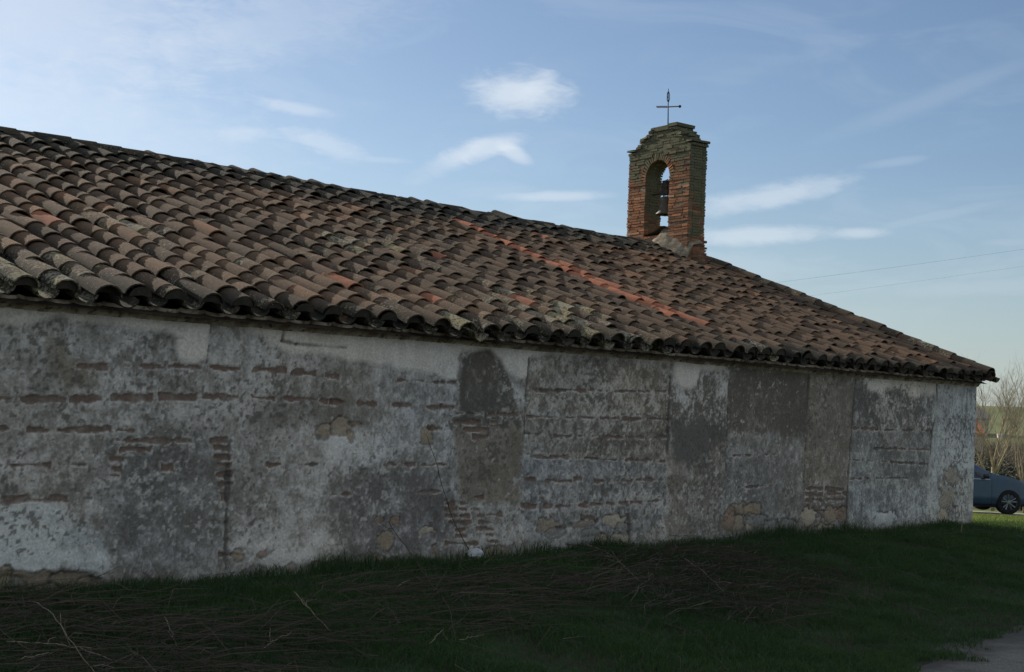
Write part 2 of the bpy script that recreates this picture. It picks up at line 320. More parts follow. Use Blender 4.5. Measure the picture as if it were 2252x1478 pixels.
# marks on the side wall, measured along it: x0, z0, x1, z1, thickness / x, z, rx, rz, kind / outlines
BRICKS = [(5.69, 1.813, 5.94, 1.818, 0.046), (6.13, 1.835, 6.44, 1.845, 0.029), (6.54, 1.85, 6.83, 1.848, 0.03), (6.94, 1.859, 7.25, 1.858, 0.046), (7.4, 1.871, 7.74, 1.871, 0.055), (7.81, 1.854, 8.07, 1.853, 0.057), (8.21, 1.847, 8.34, 1.827, 0.053), (5.05, 1.534, 5.15, 1.528, 0.037), (5.22, 1.534, 5.59, 1.545, 0.052), (5.65, 1.547, 5.91, 1.555, 0.05), (6.01, 1.567, 6.36, 1.58, 0.062), (6.46, 1.586, 6.79, 1.591, 0.064), (6.9, 1.606, 7.25, 1.605, 0.05), (7.39, 1.616, 7.63, 1.607, 0.039), (7.73, 1.618, 8.08, 1.613, 0.044), (8.29, 1.613, 8.45, 1.597, 0.05), (5.06, 1.302, 5.19, 1.3, 0.027), (5.3, 1.299, 5.65, 1.297, 0.045), (5.68, 1.301, 5.99, 1.316, 0.043), (6.08, 1.31, 6.21, 1.296, 0.033), (6.07, 1.227, 6.19, 1.222, 0.044), (6.24, 1.225, 6.59, 1.22, 0.041), (6.62, 1.223, 6.76, 1.222, 0.034), (6.12, 1.149, 6.38, 1.147, 0.044), (5.16, 1.024, 5.47, 1.022, 0.024), (5.58, 1.026, 5.79, 1.025, 0.021), (5.12, 0.753, 5.47, 0.746, 0.045), (5.51, 0.762, 5.64, 0.76, 0.063), (6.98, 1.235, 7.13, 1.237, 0.046), (7.03, 1.163, 7.14, 1.16, 0.038), (7.04, 1.086, 7.17, 1.077, 0.042), (7.08, 1.013, 7.18, 1.013, 0.039), (7.07, 0.936, 7.19, 0.936, 0.035), (7.1, 0.846, 7.2, 0.844, 0.039), (7.12, 0.74, 7.16, 0.739, 0.077), (6.02, 1.068, 6.12, 1.067, 0.033), (6.03, 0.995, 6.12, 0.986, 0.065), (6.03, 0.941, 6.09, 0.932, 0.025), (6.52, 0.997, 6.6, 0.996, 0.056), (7.6, 1.015, 7.71, 1.015, 0.024), (7.91, 1.018, 8.21, 1.022, 0.02), (7.13, 0.239, 7.41, 0.221, 0.027), (9.11, 1.834, 9.27, 1.834, 0.026), (9.31, 1.842, 9.41, 1.839, 0.026), (9.5, 1.833, 9.64, 1.832, 0.02), (9.69, 1.84, 9.85, 1.837, 0.023), (8.14, 1.608, 8.28, 1.604, 0.04), (8.29, 1.605, 8.49, 1.595, 0.047), (8.62, 1.599, 8.83, 1.589, 0.044), (9.03, 1.594, 9.37, 1.595, 0.045), (9.49, 1.585, 9.67, 1.582, 0.053), (9.68, 1.59, 9.84, 1.591, 0.043), (9.87, 1.441, 10.24, 1.439, 0.047), (10.42, 1.454, 10.54, 1.45, 0.024), (9.91, 1.529, 10.26, 1.534, 0.02), (10.37, 1.528, 10.79, 1.546, 0.035), (10.01, 1.372, 10.37, 1.378, 0.044), (10.16, 1.293, 10.35, 1.295, 0.044), (9.53, 1.377, 9.7, 1.371, 0.05), (9.02, 1.014, 9.15, 1.01, 0.035), (9.23, 1.013, 9.36, 1.009, 0.039), (9.45, 1.009, 9.6, 1.005, 0.026), (9.62, 1.012, 9.79, 1.011, 0.027), (8.34, 0.739, 8.56, 0.735, 0.031), (9.41, 0.74, 9.71, 0.739, 0.026), (9.79, 0.617, 9.9, 0.614, 0.037), (10.03, 0.615, 10.11, 0.613, 0.034), (10.21, 0.679, 10.32, 0.67, 0.038), (9.79, 0.557, 9.94, 0.549, 0.04), (10.0, 0.556, 10.09, 0.549, 0.027), (10.17, 0.552, 10.27, 0.544, 0.031), (9.81, 0.495, 10.15, 0.481, 0.037), (10.27, 0.481, 10.35, 0.475, 0.034), (10.39, 0.486, 10.6, 0.48, 0.042), (9.86, 0.426, 10.17, 0.411, 0.047), (10.28, 0.417, 10.48, 0.406, 0.045), (9.95, 0.351, 10.09, 0.342, 0.037), (10.26, 0.35, 10.49, 0.336, 0.048), (9.96, 0.283, 10.1, 0.278, 0.041), (10.39, 0.28, 10.5, 0.272, 0.038), (9.83, 0.218, 10.27, 0.196, 0.03), (10.4, 0.219, 10.56, 0.204, 0.035), (11.01, 1.808, 11.14, 1.808, 0.039), (11.15, 1.805, 11.4, 1.813, 0.018), (11.44, 1.818, 11.68, 1.83, 0.018), (11.7, 1.831, 11.87, 1.83, 0.029), (11.96, 1.836, 12.14, 1.843, 0.03), (12.25, 1.833, 13.31, 1.87, 0.016), (10.95, 1.528, 11.24, 1.516, 0.028), (11.26, 1.521, 11.69, 1.521, 0.018), (11.75, 1.524, 12.05, 1.526, 0.03), (12.15, 1.528, 12.47, 1.529, 0.034), (12.53, 1.53, 12.88, 1.535, 0.035), (12.94, 1.537, 13.25, 1.543, 0.031), (13.29, 1.544, 13.43, 1.537, 0.032), (10.93, 1.34, 11.2, 1.331, 0.021), (11.39, 1.321, 11.69, 1.319, 0.025), (11.8, 1.32, 12.1, 1.318, 0.026), (12.25, 1.319, 12.54, 1.315, 0.026), (12.66, 1.324, 12.92, 1.319, 0.023), (13.04, 1.314, 13.38, 1.338, 0.02), (10.93, 1.103, 11.32, 1.071, 0.025), (11.35, 1.089, 11.76, 1.08, 0.025), (11.82, 1.08, 12.17, 1.067, 0.019), (12.22, 1.062, 12.56, 1.058, 0.023), (12.62, 1.058, 12.98, 1.046, 0.027), (13.03, 1.052, 13.35, 1.035, 0.027), (10.89, 0.851, 11.1, 0.84, 0.035), (11.28, 0.838, 11.39, 0.833, 0.029), (11.42, 0.827, 11.69, 0.822, 0.025), (11.75, 0.842, 11.87, 0.84, 0.048), (12.1, 0.819, 12.3, 0.813, 0.026), (12.39, 0.816, 12.75, 0.812, 0.027), (12.84, 0.824, 13.34, 0.818, 0.035), (10.91, 0.568, 11.13, 0.557, 0.05), (11.26, 0.556, 11.39, 0.553, 0.047), (11.47, 0.549, 11.67, 0.544, 0.033), (11.76, 0.551, 11.95, 0.546, 0.044), (12.05, 0.557, 12.22, 0.553, 0.037), (12.31, 0.566, 12.45, 0.555, 0.045), (12.53, 0.563, 12.66, 0.554, 0.05), (12.75, 0.562, 12.94, 0.554, 0.042), (13.04, 0.565, 13.31, 0.575, 0.027), (11.88, 0.415, 12.1, 0.405, 0.052), (17.59, 1.494, 18.26, 1.499, 0.034), (18.31, 1.485, 19.86, 1.494, 0.02), (18.23, 1.216, 18.93, 1.22, 0.02), (18.98, 1.215, 19.88, 1.204, 0.026), (17.58, 1.058, 19.84, 0.984, 0.016), (17.59, 0.785, 19.22, 0.781, 0.017), (14.74, 1.108, 15.75, 1.132, 0.016), (14.77, 0.7, 15.7, 0.722, 0.016), (16.47, 0.67, 16.88, 0.659, 0.047), (16.47, 0.589, 16.88, 0.574, 0.056), (16.48, 0.512, 16.85, 0.5, 0.056), (16.97, 0.662, 17.42, 0.631, 0.067), (17.02, 0.59, 17.52, 0.577, 0.048), (17.02, 0.508, 17.43, 0.499, 0.052), (16.68, 0.363, 17.03, 0.349, 0.033)]
STONES = [(5.39, 0.134, 0.149, 0.069, 0), (5.73, 0.095, 0.14, 0.074, 0), (5.23, 0.067, 0.109, 0.069, 2), (5.54, 0.011, 0.133, 0.061, 1), (5.86, 0.034, 0.079, 0.064, 0), (5.15, 0.166, 0.054, 0.068, 0), (5.32, 0.001, 0.092, 0.052, 2), (5.68, -0.024, 0.116, 0.049, 1), (7.33, 0.21, 0.066, 0.047, 0), (7.58, 0.217, 0.087, 0.036, 4), (7.83, 0.064, 0.125, 0.052, 1), (8.21, 0.063, 0.104, 0.049, 0), (7.47, 0.065, 0.12, 0.043, 2), (8.21, 1.341, 0.082, 0.08, 0), (8.43, 1.36, 0.133, 0.075, 0), (8.53, 1.275, 0.049, 0.063, 0), (8.61, 1.402, 0.102, 0.028, 4), (9.49, 1.286, 0.078, 0.066, 0), (9.03, 0.252, 0.077, 0.096, 0), (8.95, 0.081, 0.106, 0.064, 0), (9.12, 0.055, 0.108, 0.058, 1), (9.67, 0.109, 0.057, 0.083, 1), (8.44, 0.076, 0.12, 0.047, 1), (9.54, 0.354, 0.095, 0.04, 3), (11.35, 0.341, 0.167, 0.072, 0), (11.49, 0.255, 0.192, 0.044, 2), (11.87, 0.332, 0.256, 0.041, 1), (12.43, 0.351, 0.224, 0.08, 3), (12.55, 0.119, 0.175, 0.088, 3), (12.23, 0.114, 0.146, 0.083, 0), (12.05, 0.252, 0.144, 0.056, 2), (12.63, 0.268, 0.121, 0.057, 2), (10.52, 0.102, 0.225, 0.069, 0), (8.93, 0.48, 0.063, 0.026, 4), (9.13, 0.474, 0.054, 0.032, 4), (14.93, 0.431, 0.268, 0.074, 0), (15.24, 0.412, 0.204, 0.08, 0), (14.83, 0.25, 0.212, 0.1, 0), (15.16, 0.184, 0.077, 0.088, 3), (15.33, 0.266, 0.237, 0.075, 2), (15.69, 0.176, 0.186, 0.081, 2), (15.97, 0.177, 0.207, 0.068, 2), (14.72, 0.329, 0.112, 0.13, 4), (16.6, 0.295, 0.182, 0.121, 3), (17.13, 0.292, 0.254, 0.1, 0), (17.42, 0.283, 0.157, 0.082, 4), (16.91, 0.117, 0.277, 0.047, 3), (18.55, 0.201, 0.312, 0.09, 5), (20.61, 0.767, 0.265, 0.134, 6), (20.52, 0.474, 0.241, 0.241, 6), (20.42, 0.183, 0.159, 0.096, 3)]
ZONES = {'top': [(4.73, 2.33), (4.74, 2.07), (5.25, 2.12), (5.47, 2.18), (5.79, 2.18), (6.2, 2.13), (6.55, 2.11), (6.65, 1.89), (6.83, 1.88), (6.91, 1.93), (6.93, 2.26), (7.0, 2.29), (7.14, 2.24), (7.38, 2.17), (7.59, 2.08), (7.79, 2.03), (8.1, 2.05), (8.43, 2.0), (8.82, 1.98), (9.23, 1.93), (9.85, 1.86), (9.89, 2.17), (10.32, 2.2), (10.57, 1.99), (10.78, 1.91), (10.91, 1.94), (10.92, 2.15), (11.56, 2.21), (12.34, 2.25), (12.92, 2.23), (13.44, 2.21), (13.5, 1.99), (13.73, 1.89), (13.91, 1.95), (13.99, 2.15), (14.46, 2.17), (14.55, 2.28), (14.53, 2.6), (11.17, 2.58), (7.56, 2.57)], 'niche': [(9.93, 1.55), (9.9, 1.89), (9.94, 2.1), (10.03, 2.18), (10.22, 2.2), (10.39, 2.16), (10.53, 2.02), (10.68, 1.83), (10.8, 1.59), (10.88, 1.4), (10.4, 1.37), (9.88, 1.39)], 'door': [(9.87, 1.55), (10.9, 1.57), (10.89, 1.11), (10.89, 0.61), (10.58, 0.59), (9.98, 0.65), (9.93, 1.06), (9.85, 1.34)], 'p1a': [(10.91, 2.15), (13.4, 2.2), (13.41, 1.58), (10.93, 1.52)], 'p1b': [(10.93, 1.52), (13.41, 1.58), (13.39, 1.05), (10.91, 1.09)], 'p1c': [(10.91, 1.09), (13.39, 1.04), (13.37, 0.41), (12.88, 0.06), (11.02, 0.14), (10.89, 0.48)], 'c2a': [(13.41, 2.04), (14.56, 2.17), (14.6, 1.49), (13.44, 1.47)], 'c2b': [(13.44, 1.5), (14.6, 1.52), (14.61, 1.12), (13.97, 1.01), (13.51, 1.01)], 'c2c': [(13.42, 1.01), (13.96, 1.04), (14.61, 1.35), (14.64, 0.61), (14.49, 0.1), (13.43, 0.09)], 'p2a': [(14.59, 2.23), (16.45, 2.28), (16.48, 1.43), (15.63, 1.33), (14.63, 1.38)], 'p2b': [(14.63, 1.38), (16.48, 1.43), (16.44, 0.57), (16.36, 0.09), (14.64, 0.09), (14.57, 0.66)], 'c3': [(16.44, 2.32), (17.63, 2.27), (17.63, 1.38), (17.56, 0.55), (16.38, 0.63), (16.41, 1.37)], 'c3b': [(16.38, 0.7), (17.62, 0.61), (17.55, 0.11), (16.36, 0.09)], 'p3t': [(17.94, 2.32), (20.05, 2.31), (20.07, 2.05), (19.22, 2.0), (18.54, 2.05), (17.96, 2.03)], 'p3a': [(17.62, 2.09), (18.14, 2.1), (20.04, 2.0), (19.96, 1.48), (17.62, 1.45)], 'p3b': [(17.62, 1.45), (19.96, 1.51), (19.94, 0.71), (17.58, 0.71)], 'p3c': [(17.58, 0.71), (20.01, 0.71), (19.91, 0.09), (17.59, 0.07)], 'corn': [(20.05, 2.31), (21.58, 2.38), (21.76, -0.04), (19.84, 0.02), (19.94, 1.41)], 'lw': [(4.81, 0.69), (5.31, 0.73), (5.58, 0.7), (5.78, 0.56), (6.01, 0.4), (6.03, 0.18), (5.84, 0.15), (5.68, 0.2), (5.34, 0.2), (4.83, 0.24)], 'base': [(4.83, 0.22), (5.49, 0.17), (5.86, 0.16), (5.94, 0.09), (5.96, -0.11), (4.84, -0.1)], 'mudl': [(5.37, 2.01), (5.52, 2.04), (5.66, 1.94), (5.85, 1.78), (5.89, 1.67), (5.61, 1.64), (5.45, 1.82)], 'wl2': [(7.44, 0.95), (7.63, 1.11), (8.15, 1.11), (8.35, 0.85), (8.17, 0.65), (7.65, 0.7)], 'wl3': [(7.66, 0.62), (8.34, 0.56), (8.38, 0.26), (7.89, 0.12), (7.48, 0.26)], 'wl4': [(8.14, 1.28), (8.57, 1.37), (9.08, 1.35), (9.16, 1.11), (8.82, 0.93), (8.16, 0.98)], 'dk1': [(6.06, 1.25), (7.14, 1.3), (7.17, 0.11), (6.07, 0.03), (6.02, 0.73)], 'dk2': [(8.32, 0.9), (9.9, 0.97), (9.88, 0.1), (8.42, 0.05)], 'gr1': [(7.41, 1.67), (8.84, 1.68), (8.97, 1.37), (7.42, 1.35)]}
CRACKS = [[(10.93, 2.13), (10.91, 1.6), (10.89, 1.11), (10.88, 0.58)], [(14.6, 2.26), (14.6, 1.69), (14.6, 1.12), (14.58, 0.64)], [(17.66, 2.22), (17.61, 1.51), (17.55, 0.87), (17.55, 0.11)], [(20.05, 2.21), (20.11, 1.83), (19.96, 1.48), (19.93, 1.13), (19.87, 0.85)], [(7.17, 1.26), (7.17, 0.91), (7.17, 0.51), (7.18, 0.11)], [(6.01, 1.58), (6.01, 1.25), (6.01, 0.96)], [(6.93, 2.26), (6.91, 2.04), (6.9, 1.89)], [(13.4, 2.04), (13.4, 1.39), (13.38, 0.52)], [(16.45, 2.26), (16.42, 1.55), (16.41, 0.76)], [(7.69, 2.25), (7.68, 2.13), (7.84, 2.11), (8.42, 2.11)], [(12.71, 0.43), (12.76, 0.04)]]


def build_wall():
    dx, dz = 0.0125, 0.0115
    xs = np.arange(XL, XR+1e-6, dx); xs[-1] = XR; zs = np.arange(-0.25, 2.33, dz)
    X, Z = np.meshgrid(xs, zs, indexing='ij')
    wx = (fbm(X, Z, .30, 21, 5, .62)-.5); wz = (fbm(X, Z, .30, 31, 5, .62)-.5)
    def blur(M, k):
        for ax in (0, 1):
            c = np.cumsum(np.pad(M, [(k+1, k) if a == ax else (0, 0) for a in (0, 1)], mode='edge'), axis=ax)
            n = M.shape[ax]
            hi = np.take(c, np.arange(2*k+1, 2*k+1+n), axis=ax); lo = np.take(c, np.arange(0, n), axis=ax)
            M = (hi-lo)/(2*k+1)
        return M
    Wm = np.full(X.shape, .47); con = np.full(X.shape, 1.0)
    dark = np.empty(X.shape+(3,)); light = np.empty(X.shape+(3,))
    dark[:] = (.125, .124, .112); light[:] = (.385, .392, .392)
    fine_amt = np.full(X.shape, 1.0)
    def zone(nm, W, dk=None, lt=None, c=None, op=1.0, rag=.12, soft=2, fine=None):
        Mk = blur(pip(ZONES[nm], X+wx*rag*2, Z+wz*rag*2).astype(float), soft)*op
        nonlocal Wm, con, dark, light, fine_amt
        Wm = Wm*(1-Mk)+W*Mk
        if c is not None: con = con*(1-Mk)+c*Mk
        if fine is not None: fine_amt = fine_amt*(1-Mk)+fine*Mk
        if dk is not None: dark = dark*(1-Mk[..., None])+np.array(dk)*Mk[..., None]
        if lt is not None: light = light*(1-Mk[..., None])+np.array(lt)*Mk[..., None]
        return Mk
    GREY = (.085, .085, .080); BRN = (.105, .092, .072); BLK = (.052, .050, .043); BLUE = (.085, .092, .098)
    zone('dk1', .36, GREY, (.30, .31, .32), .95, rag=.15, soft=8)
    zone('dk2', .33, (.078, .077, .078), (.32, .325, .335), 1.0, rag=.3, soft=10)
    zone('gr1', .36, (.10, .098, .088), (.30, .31, .31), .7, rag=.15, soft=8)
    zone('wl2', .62, rag=.3, soft=8); zone('wl3', .60, rag=.3, soft=8); zone('wl4', .68, lt=(.42, .44, .46), rag=.2, soft=6)
    zone('lw', .72, (.14, .16, .165), (.40, .44, .46), .75, rag=.15, soft=3)
    zone('mudl', .30, (.135, .125, .095), (.25, .24, .20), .5, op=.8, rag=.12, soft=3)
    zone('door', .42, (.105, .094, .074), (.22, .205, .175), .75, rag=.08, soft=3)
    zone('niche', .20, BLK, (.27, .26, .23), .95, rag=.10, soft=1, fine=1.6)
    zone('p1a', .42, (.098, .090, .074), (.34, .33, .30), .85, rag=.12, soft=3, fine=1.5)
    zone('p1b', .40, (.095, .088, .076), (.32, .32, .30), .85, rag=.03, soft=2, fine=1.3)
    zone('p1c', .44, BLUE, (.31, .33, .345), .85, rag=.05, soft=3, fine=1.1)
    zone('c2a', .45, (.08, .078, .07), (.42, .42, .42), 1.1, rag=.08, soft=2, fine=1.4)
    zone('c2b', .16, (.070, .070, .070), (.22, .22, .22), .7, rag=.10, soft=4)
    zone('c2c', .42, (.105, .097, .082), (.30, .295, .285), .75, rag=.15, soft=4)
    zone('p2a', .24, (.066, .062, .053), (.24, .235, .22), .85, rag=.12, soft=2, fine=1.3)
    zone('p2b', .40, (.085, .086, .084), (.29, .30, .30), .8, rag=.16, soft=4)
    zone('c3', .38, (.100, .093, .078), (.27, .262, .24), .8, rag=.12, soft=2, fine=1.2)
    zone('c3b', .34, (.085, .080, .074), (.27, .27, .265), .9, rag=.08, soft=3)
    zone('p3a', .40, (.062, .066, .068), (.36, .37, .38), 1.15, rag=.10, soft=3, fine=1.2)
    zone('p3b', .42, (.082, .088, .088), (.30, .32, .33), .9, rag=.06, soft=4)
    zone('p3c', .50, (.088, .098, .102), (.36, .40, .42), .95, rag=.10, soft=6)
    zone('corn', .60, (.095, .105, .108), (.40, .43, .44), .85, rag=.06, soft=3)
    zone('p3t', .86, (.16, .16, .15), (.46, .46, .45), .55, rag=.10, soft=3)
    top = zone('top', .92, (.20, .195, .175), (.455, .445, .415), .55, rag=.05, soft=2, fine=.6)
    n1 = fbm(X, Z, .85, 41, 3)-.5; n2 = fbm(X, Z, .24, 51, 4, .6)-.5; n3 = fbm(X, Z*.8, .075, 61, 3, .65)-.5
    n4 = vn(X/.021, Z/.026, 71)*.55+vn(X/.0135, Z/.014, 72)*.45-.5
    n5 = fbm(X/.35, Z, .09, 77, 3, .6)-.5            # short vertical runs
    n6 = fbm(X/5, Z, .13, 87, 3, .6)-.5            # courses telling through the plaster
    s = Wm+con*(.34*n6+.30*n1+.42*n2+.60*n3*fine_amt+.44*n4*fine_amt+.25*n5)
    w = sst(s, .16, .88)
    col = dark*(1-w[..., None])+light*w[..., None]
    # loose flakes of old whitewash and small black lichen dots
    n7 = fbm(X, Z*.10, .085, 141, 3, .6)-.5           # rain runs
    run = sst(n7+.25*(Z-1.3), .02, .22)*sst(fbm(X, Z*.3, .7, 143, 3), .42, .62)
    col = col*(1-.32*(1-.6*top)[..., None]*run[..., None])+np.array((.085, .08, .068))*.32*(1-.6*top)[..., None]*run[..., None]
    fl = sst(fbm(X, Z, .05, 91, 3, .6)+.55*(fbm(X, Z, .6, 92, 3)-.5)+.25*n4, .70, .80)*(1-top*.9)
    col = col*(1-fl[..., None]*.5)+np.array((.42, .425, .415))*fl[..., None]*.5
    bl = sst(fbm(X, Z, .036, 95, 2)+.7*(fbm(X, Z, .5, 96, 3)-.5)+.2*n4, .70, .79)*(1-top*.75)
    col = col*(1-bl[..., None]*.75)+np.array((.045, .045, .04))*bl[..., None]*.75
    # hue drift: warm earthy and cool bluish areas
    hd = (fbm(X, Z, 1.6, 99, 3)-.5)*.5
    col = col*np.stack([1+hd*.35, 1+hd*.06, 1-hd*.35], -1)
    # rain tide marks under the cornice and a green foot
    st = sst(fbm(X, Z*.25, .35, 103, 4)+(Z-2.27)*1.6, .42, .62)*sst(Z, 2.02, 2.26)
    col = col*(1-.25*st[..., None])+np.array((.15, .13, .095))*.25*st[..., None]
    rel = .010*(n2+.5*n3)+.005*n4+.006*(w-.5)+.012*(fbm(X, Z, 1.4, 107, 2)-.5)
    rel += .014*top
    # patches of bare brick courses
    wob = (fbm(X, Z, .10, 111, 4)-.5)
    for (x0, z0, x1, z1, th) in BRICKS:
        x0, x1 = x0-.018, x1+.018
        sl = (xs > min(x0, x1)-.1) & (xs < max(x0, x1)+.1); i0, i1 = np.argmax(sl), len(xs)-np.argmax(sl[::-1])
        if not sl.any(): continue
        x = X[i0:i1]; z = Z[i0:i1]; wb = wob[i0:i1]
        t = np.clip((x-x0)/(x1-x0+1e-9), 0, 1); zc = z0+(z1-z0)*t
        d = np.maximum(np.maximum(x0-x, x-x1), np.abs(z-zc)-max(th*.50, .010))+wb*.07
        mk = sst(-d, -.003, .006); rimb = sst(-d, -.022, -.006)*(1-mk)*sst(fbm(x, z, .07, 119, 3), .42, .58)
        col[i0:i1] = col[i0:i1]*(1-.55*rimb[..., None])+np.array((.36, .355, .34))*.55*rimb[..., None]
        hue = rng.random()
        c = np.array((.092, .062, .048))*(1-hue*.5)+np.array((.066, .056, .047))*hue*.5
        if th < .024: c = np.array((.06, .055, .048))
        c = c[None, None]*(0.75+.6*(fbm(x, z, .05, 113, 3)[..., None]))
        mk2 = (mk*(.72+.28*sst(fbm(x, z, .16, 115, 3), .30, .52)))[..., None]
        col[i0:i1] = col[i0:i1]*(1-mk2)+c*mk2
        rel[i0:i1] -= .012*mk
    # bare stones of the rubble core
    bm = blur(pip(ZONES['base'], X+wx*.1, Z+wz*.1).astype(float), 2)
    col = col*(1-bm[..., None])+np.array((.060, .052, .042))*bm[..., None]; rel -= .03*bm
    pal = [(.175, .142, .10), (.125, .104, .082), (.115, .118, .116), (.27, .245, .19), (.145, .098, .070), (.34, .37, .375), (.19, .172, .14)]
    for (x0, z0, rx, rz, kk) in STONES:
        sl = (xs > x0-rx*1.6) & (xs < x0+rx*1.6)
        if not sl.any(): continue
        i0, i1 = np.argmax(sl), len(xs)-np.argmax(sl[::-1]); x = X[i0:i1]; z = Z[i0:i1]
        u = (x-x0)/rx; v = (z-z0)/rz
        d = (np.abs(u)**2.3+np.abs(v)**2.3)**(1/2.3)+(wob[i0:i1])*1.5+(wx[i0:i1])*1.5-1
        mk = sst(-d, -.04, .10); rim = sst(-d, -.30, -.05)*(1-mk)
        c = np.array(pal[kk])*(.72+.62*fbm(x, z, .12, 117+kk, 4)[..., None])
        col[i0:i1] = col[i0:i1]*(1-.55*rim[..., None]); rel[i0:i1] -= .014*rim
        col[i0:i1] = col[i0:i1]*(1-.82*mk[..., None])+c*.82*mk[..., None]
        rel[i0:i1] += mk*(.006*np.clip(-d, 0, .5)-.008)
    # cracks along the plaster panels
    for ln in CRACKS:
        for (xa, za), (xb, zb) in zip(ln[:-1], ln[1:]):
            t = np.clip(((X-xa)*(xb-xa)+(Z-za)*(zb-za))/((xb-xa)**2+(zb-za)**2+1e-9), 0, 1)
            d = np.hypot((X-xa-t*(xb-xa))*.8, Z-za-t*(zb-za))
            near = d < .12
            if not near.any(): continue
            dd = d[near]+wx[near]*.05*1.2+.012*n4[near]
            w_ = .012+.010*fbm(X[near], Z[near], .4, 121, 2)
            mk = (1-sst(dd, w_*.4, w_*1.3))*sst(fbm(X[near], Z[near], .5, 123, 2), .25, .5)
            col[near] = col[near]*(1-.8*mk[:, None])+np.array((.03, .03, .027))*.8*mk[:, None]
            rel[near] -= .012*mk
    # soil splash at the foot
    zf = ground_z(xs, np.zeros_like(xs))[:, None]
    sp = (1-sst(Z-zf+.25*(fbm(X, Z, .5, 131, 4)-.5), .02, .26))
    col = col*(1-.5*sp[..., None])+np.array((.055, .055, .042))*.5*sp[..., None]
    mean = np.array((.20, .20, .193)); col = mean+(col-mean)*.86
    col = np.clip(col*1.42*np.array((1.065, 1.0, .92)), .03, .75)
    m, q, b = newmat('lime_plaster'); co = obj_co(q)
    base = q.attr('albedo', 'Color')
    f1 = q.noise(co, 46, 5, .7); f2 = q.noise(co, 130, 3, .6)
    base = q.mix(1.0, base, q.mix(q.ramp(f1, .3, .72), (.80, .80, .79, 1), (1.2, 1.2, 1.2, 1)), 'MULTIPLY')
    q.set(b.inputs['Base Color'], base); b.inputs['Roughness'].default_value = .95; b.inputs['Specular IOR Level'].default_value = .15
    bump(q, b, q.m('ADD', f1, q.m('MULTIPLY', f2, .5)), .55, .012)
    Y = -rel-.01*sst(.35-(Z-zf), 0, .3)
    Y[-1] = 0
    V = np.stack([X, Y, Z], -1).reshape(-1, 3)
    fc = grid_faces(len(xs), len(zs))
    o = mesh('wall', V, fc, m, smooth=True, attrs={'albedo': ('FLOAT_COLOR', col.reshape(-1, 3))},
             label='long side wall of flaking whitewash, dark stains, brick courses and bare stones')
    return cpart(o), m
wall, MAT_WALL = build_wall()
m_plain = simple('old_plaster', (.22, .22, .21, 1), (.42, .42, .41, 1), 3.5, .95, .5)
def gable(x, name, s):
    t = .5; y0, y1 = 0.0, YB
    P = [(y0, -.6), (y1, -.6), (y1, bed(y1)-.10), (RIDGE_Y, bed(RIDGE_Y)-.10), (y0, bed(y0)-.10)]
    V = [(x, *p) for p in P]+[(x-s*t, *p) for p in P]
    F = [(0, 1, 2, 3, 4), (9, 8, 7, 6, 5)]+[(i, 5+i, 5+(i+1) % 5, (i+1) % 5) for i in range(5)]
    if s < 0: F = [f[::-1] for f in F]
    return cpart(mesh(name, V, F, m_plain))
# gable walls stand 2 mm behind the painted front face so that no faces coincide
def prism_gable(x0, x1):
    y0 = .03
    P = [(y0, -.6), (YB, -.6), (YB, bed(YB)-.10), (RIDGE_Y, bed(RIDGE_Y)-.10), (y0, bed(y0)-.10)]
    V = [(x1, *p) for p in P]+[(x0, *p) for p in P]
    F = [(0, 1, 2, 3, 4), (9, 8, 7, 6, 5)]+[(5+i, 5+(i+1) % 5, (i+1) % 5, i) for i in range(5)]
    return cpart(mesh('gable_wall', V, F, m_plain))
prism_gable(XR-.5, XR-.002); prism_gable(XL+.002, XL+.5)
bmw = MB(); bmw.box(((XL+XR)/2, YB-.25, .8), (XR-XL-1.05, .5, 2.8)); cpart(bmw.build('rear_wall', m_plain))

# cornice: plaster moulding with the half round ends of bedded tiles
xs = np.arange(XL, XR+.04, .015); us = np.linspace(0, 1, 13)
XX, UU = np.meshgrid(xs, us, indexing='ij')
ph = (XX/.235+.6*(fbm(XX, UU*0, 1.1, 7, 2)-.5)) % 1.0
idx = np.floor(XX/.235)
bulge = np.sqrt(np.clip(1-((ph-.5)/.46)**2, 0, 1))
bulge = bulge*(.5+.6*hash2(idx, idx*0, 3))*sst(UU, .08, .75)
YY = -.014-.060*UU**1.3-.055*bulge*np.sin(np.pi*np.clip(UU*.9+.05, 0, 1))**.7-.014*(fbm(XX, UU, .12, 9, 4)-.5)
ZZ = 2.215+.105*UU+.02*(1-bulge)*sst(UU, .2, .8)+.012*(fbm(XX, UU*0, .5, 12, 3)-.5)
YY[:, 0] = .02
m, q, b = newmat('stained_cornice'); co = obj_co(q)
f1 = q.noise(co, 5, 6, .65); f2 = q.noise(co, 60, 4, .6)
c_ = q.mix(q.ramp(f1, .38, .60), (.20, .16, .105, 1), (.46, .40, .30, 1)); c_ = q.mix(q.ramp(q.noise(co, 13, 5, .7), .50, .66), c_, (.055, .048, .035, 1))
q.set(b.inputs['Base Color'], c_); b.inputs['Roughness'].default_value = .95; bump(q, b, f2, .5, .012)
cpart(mesh('cornice', np.stack([XX, YY, ZZ], -1).reshape(-1, 3), grid_faces(len(xs), 13), m, smooth=True))

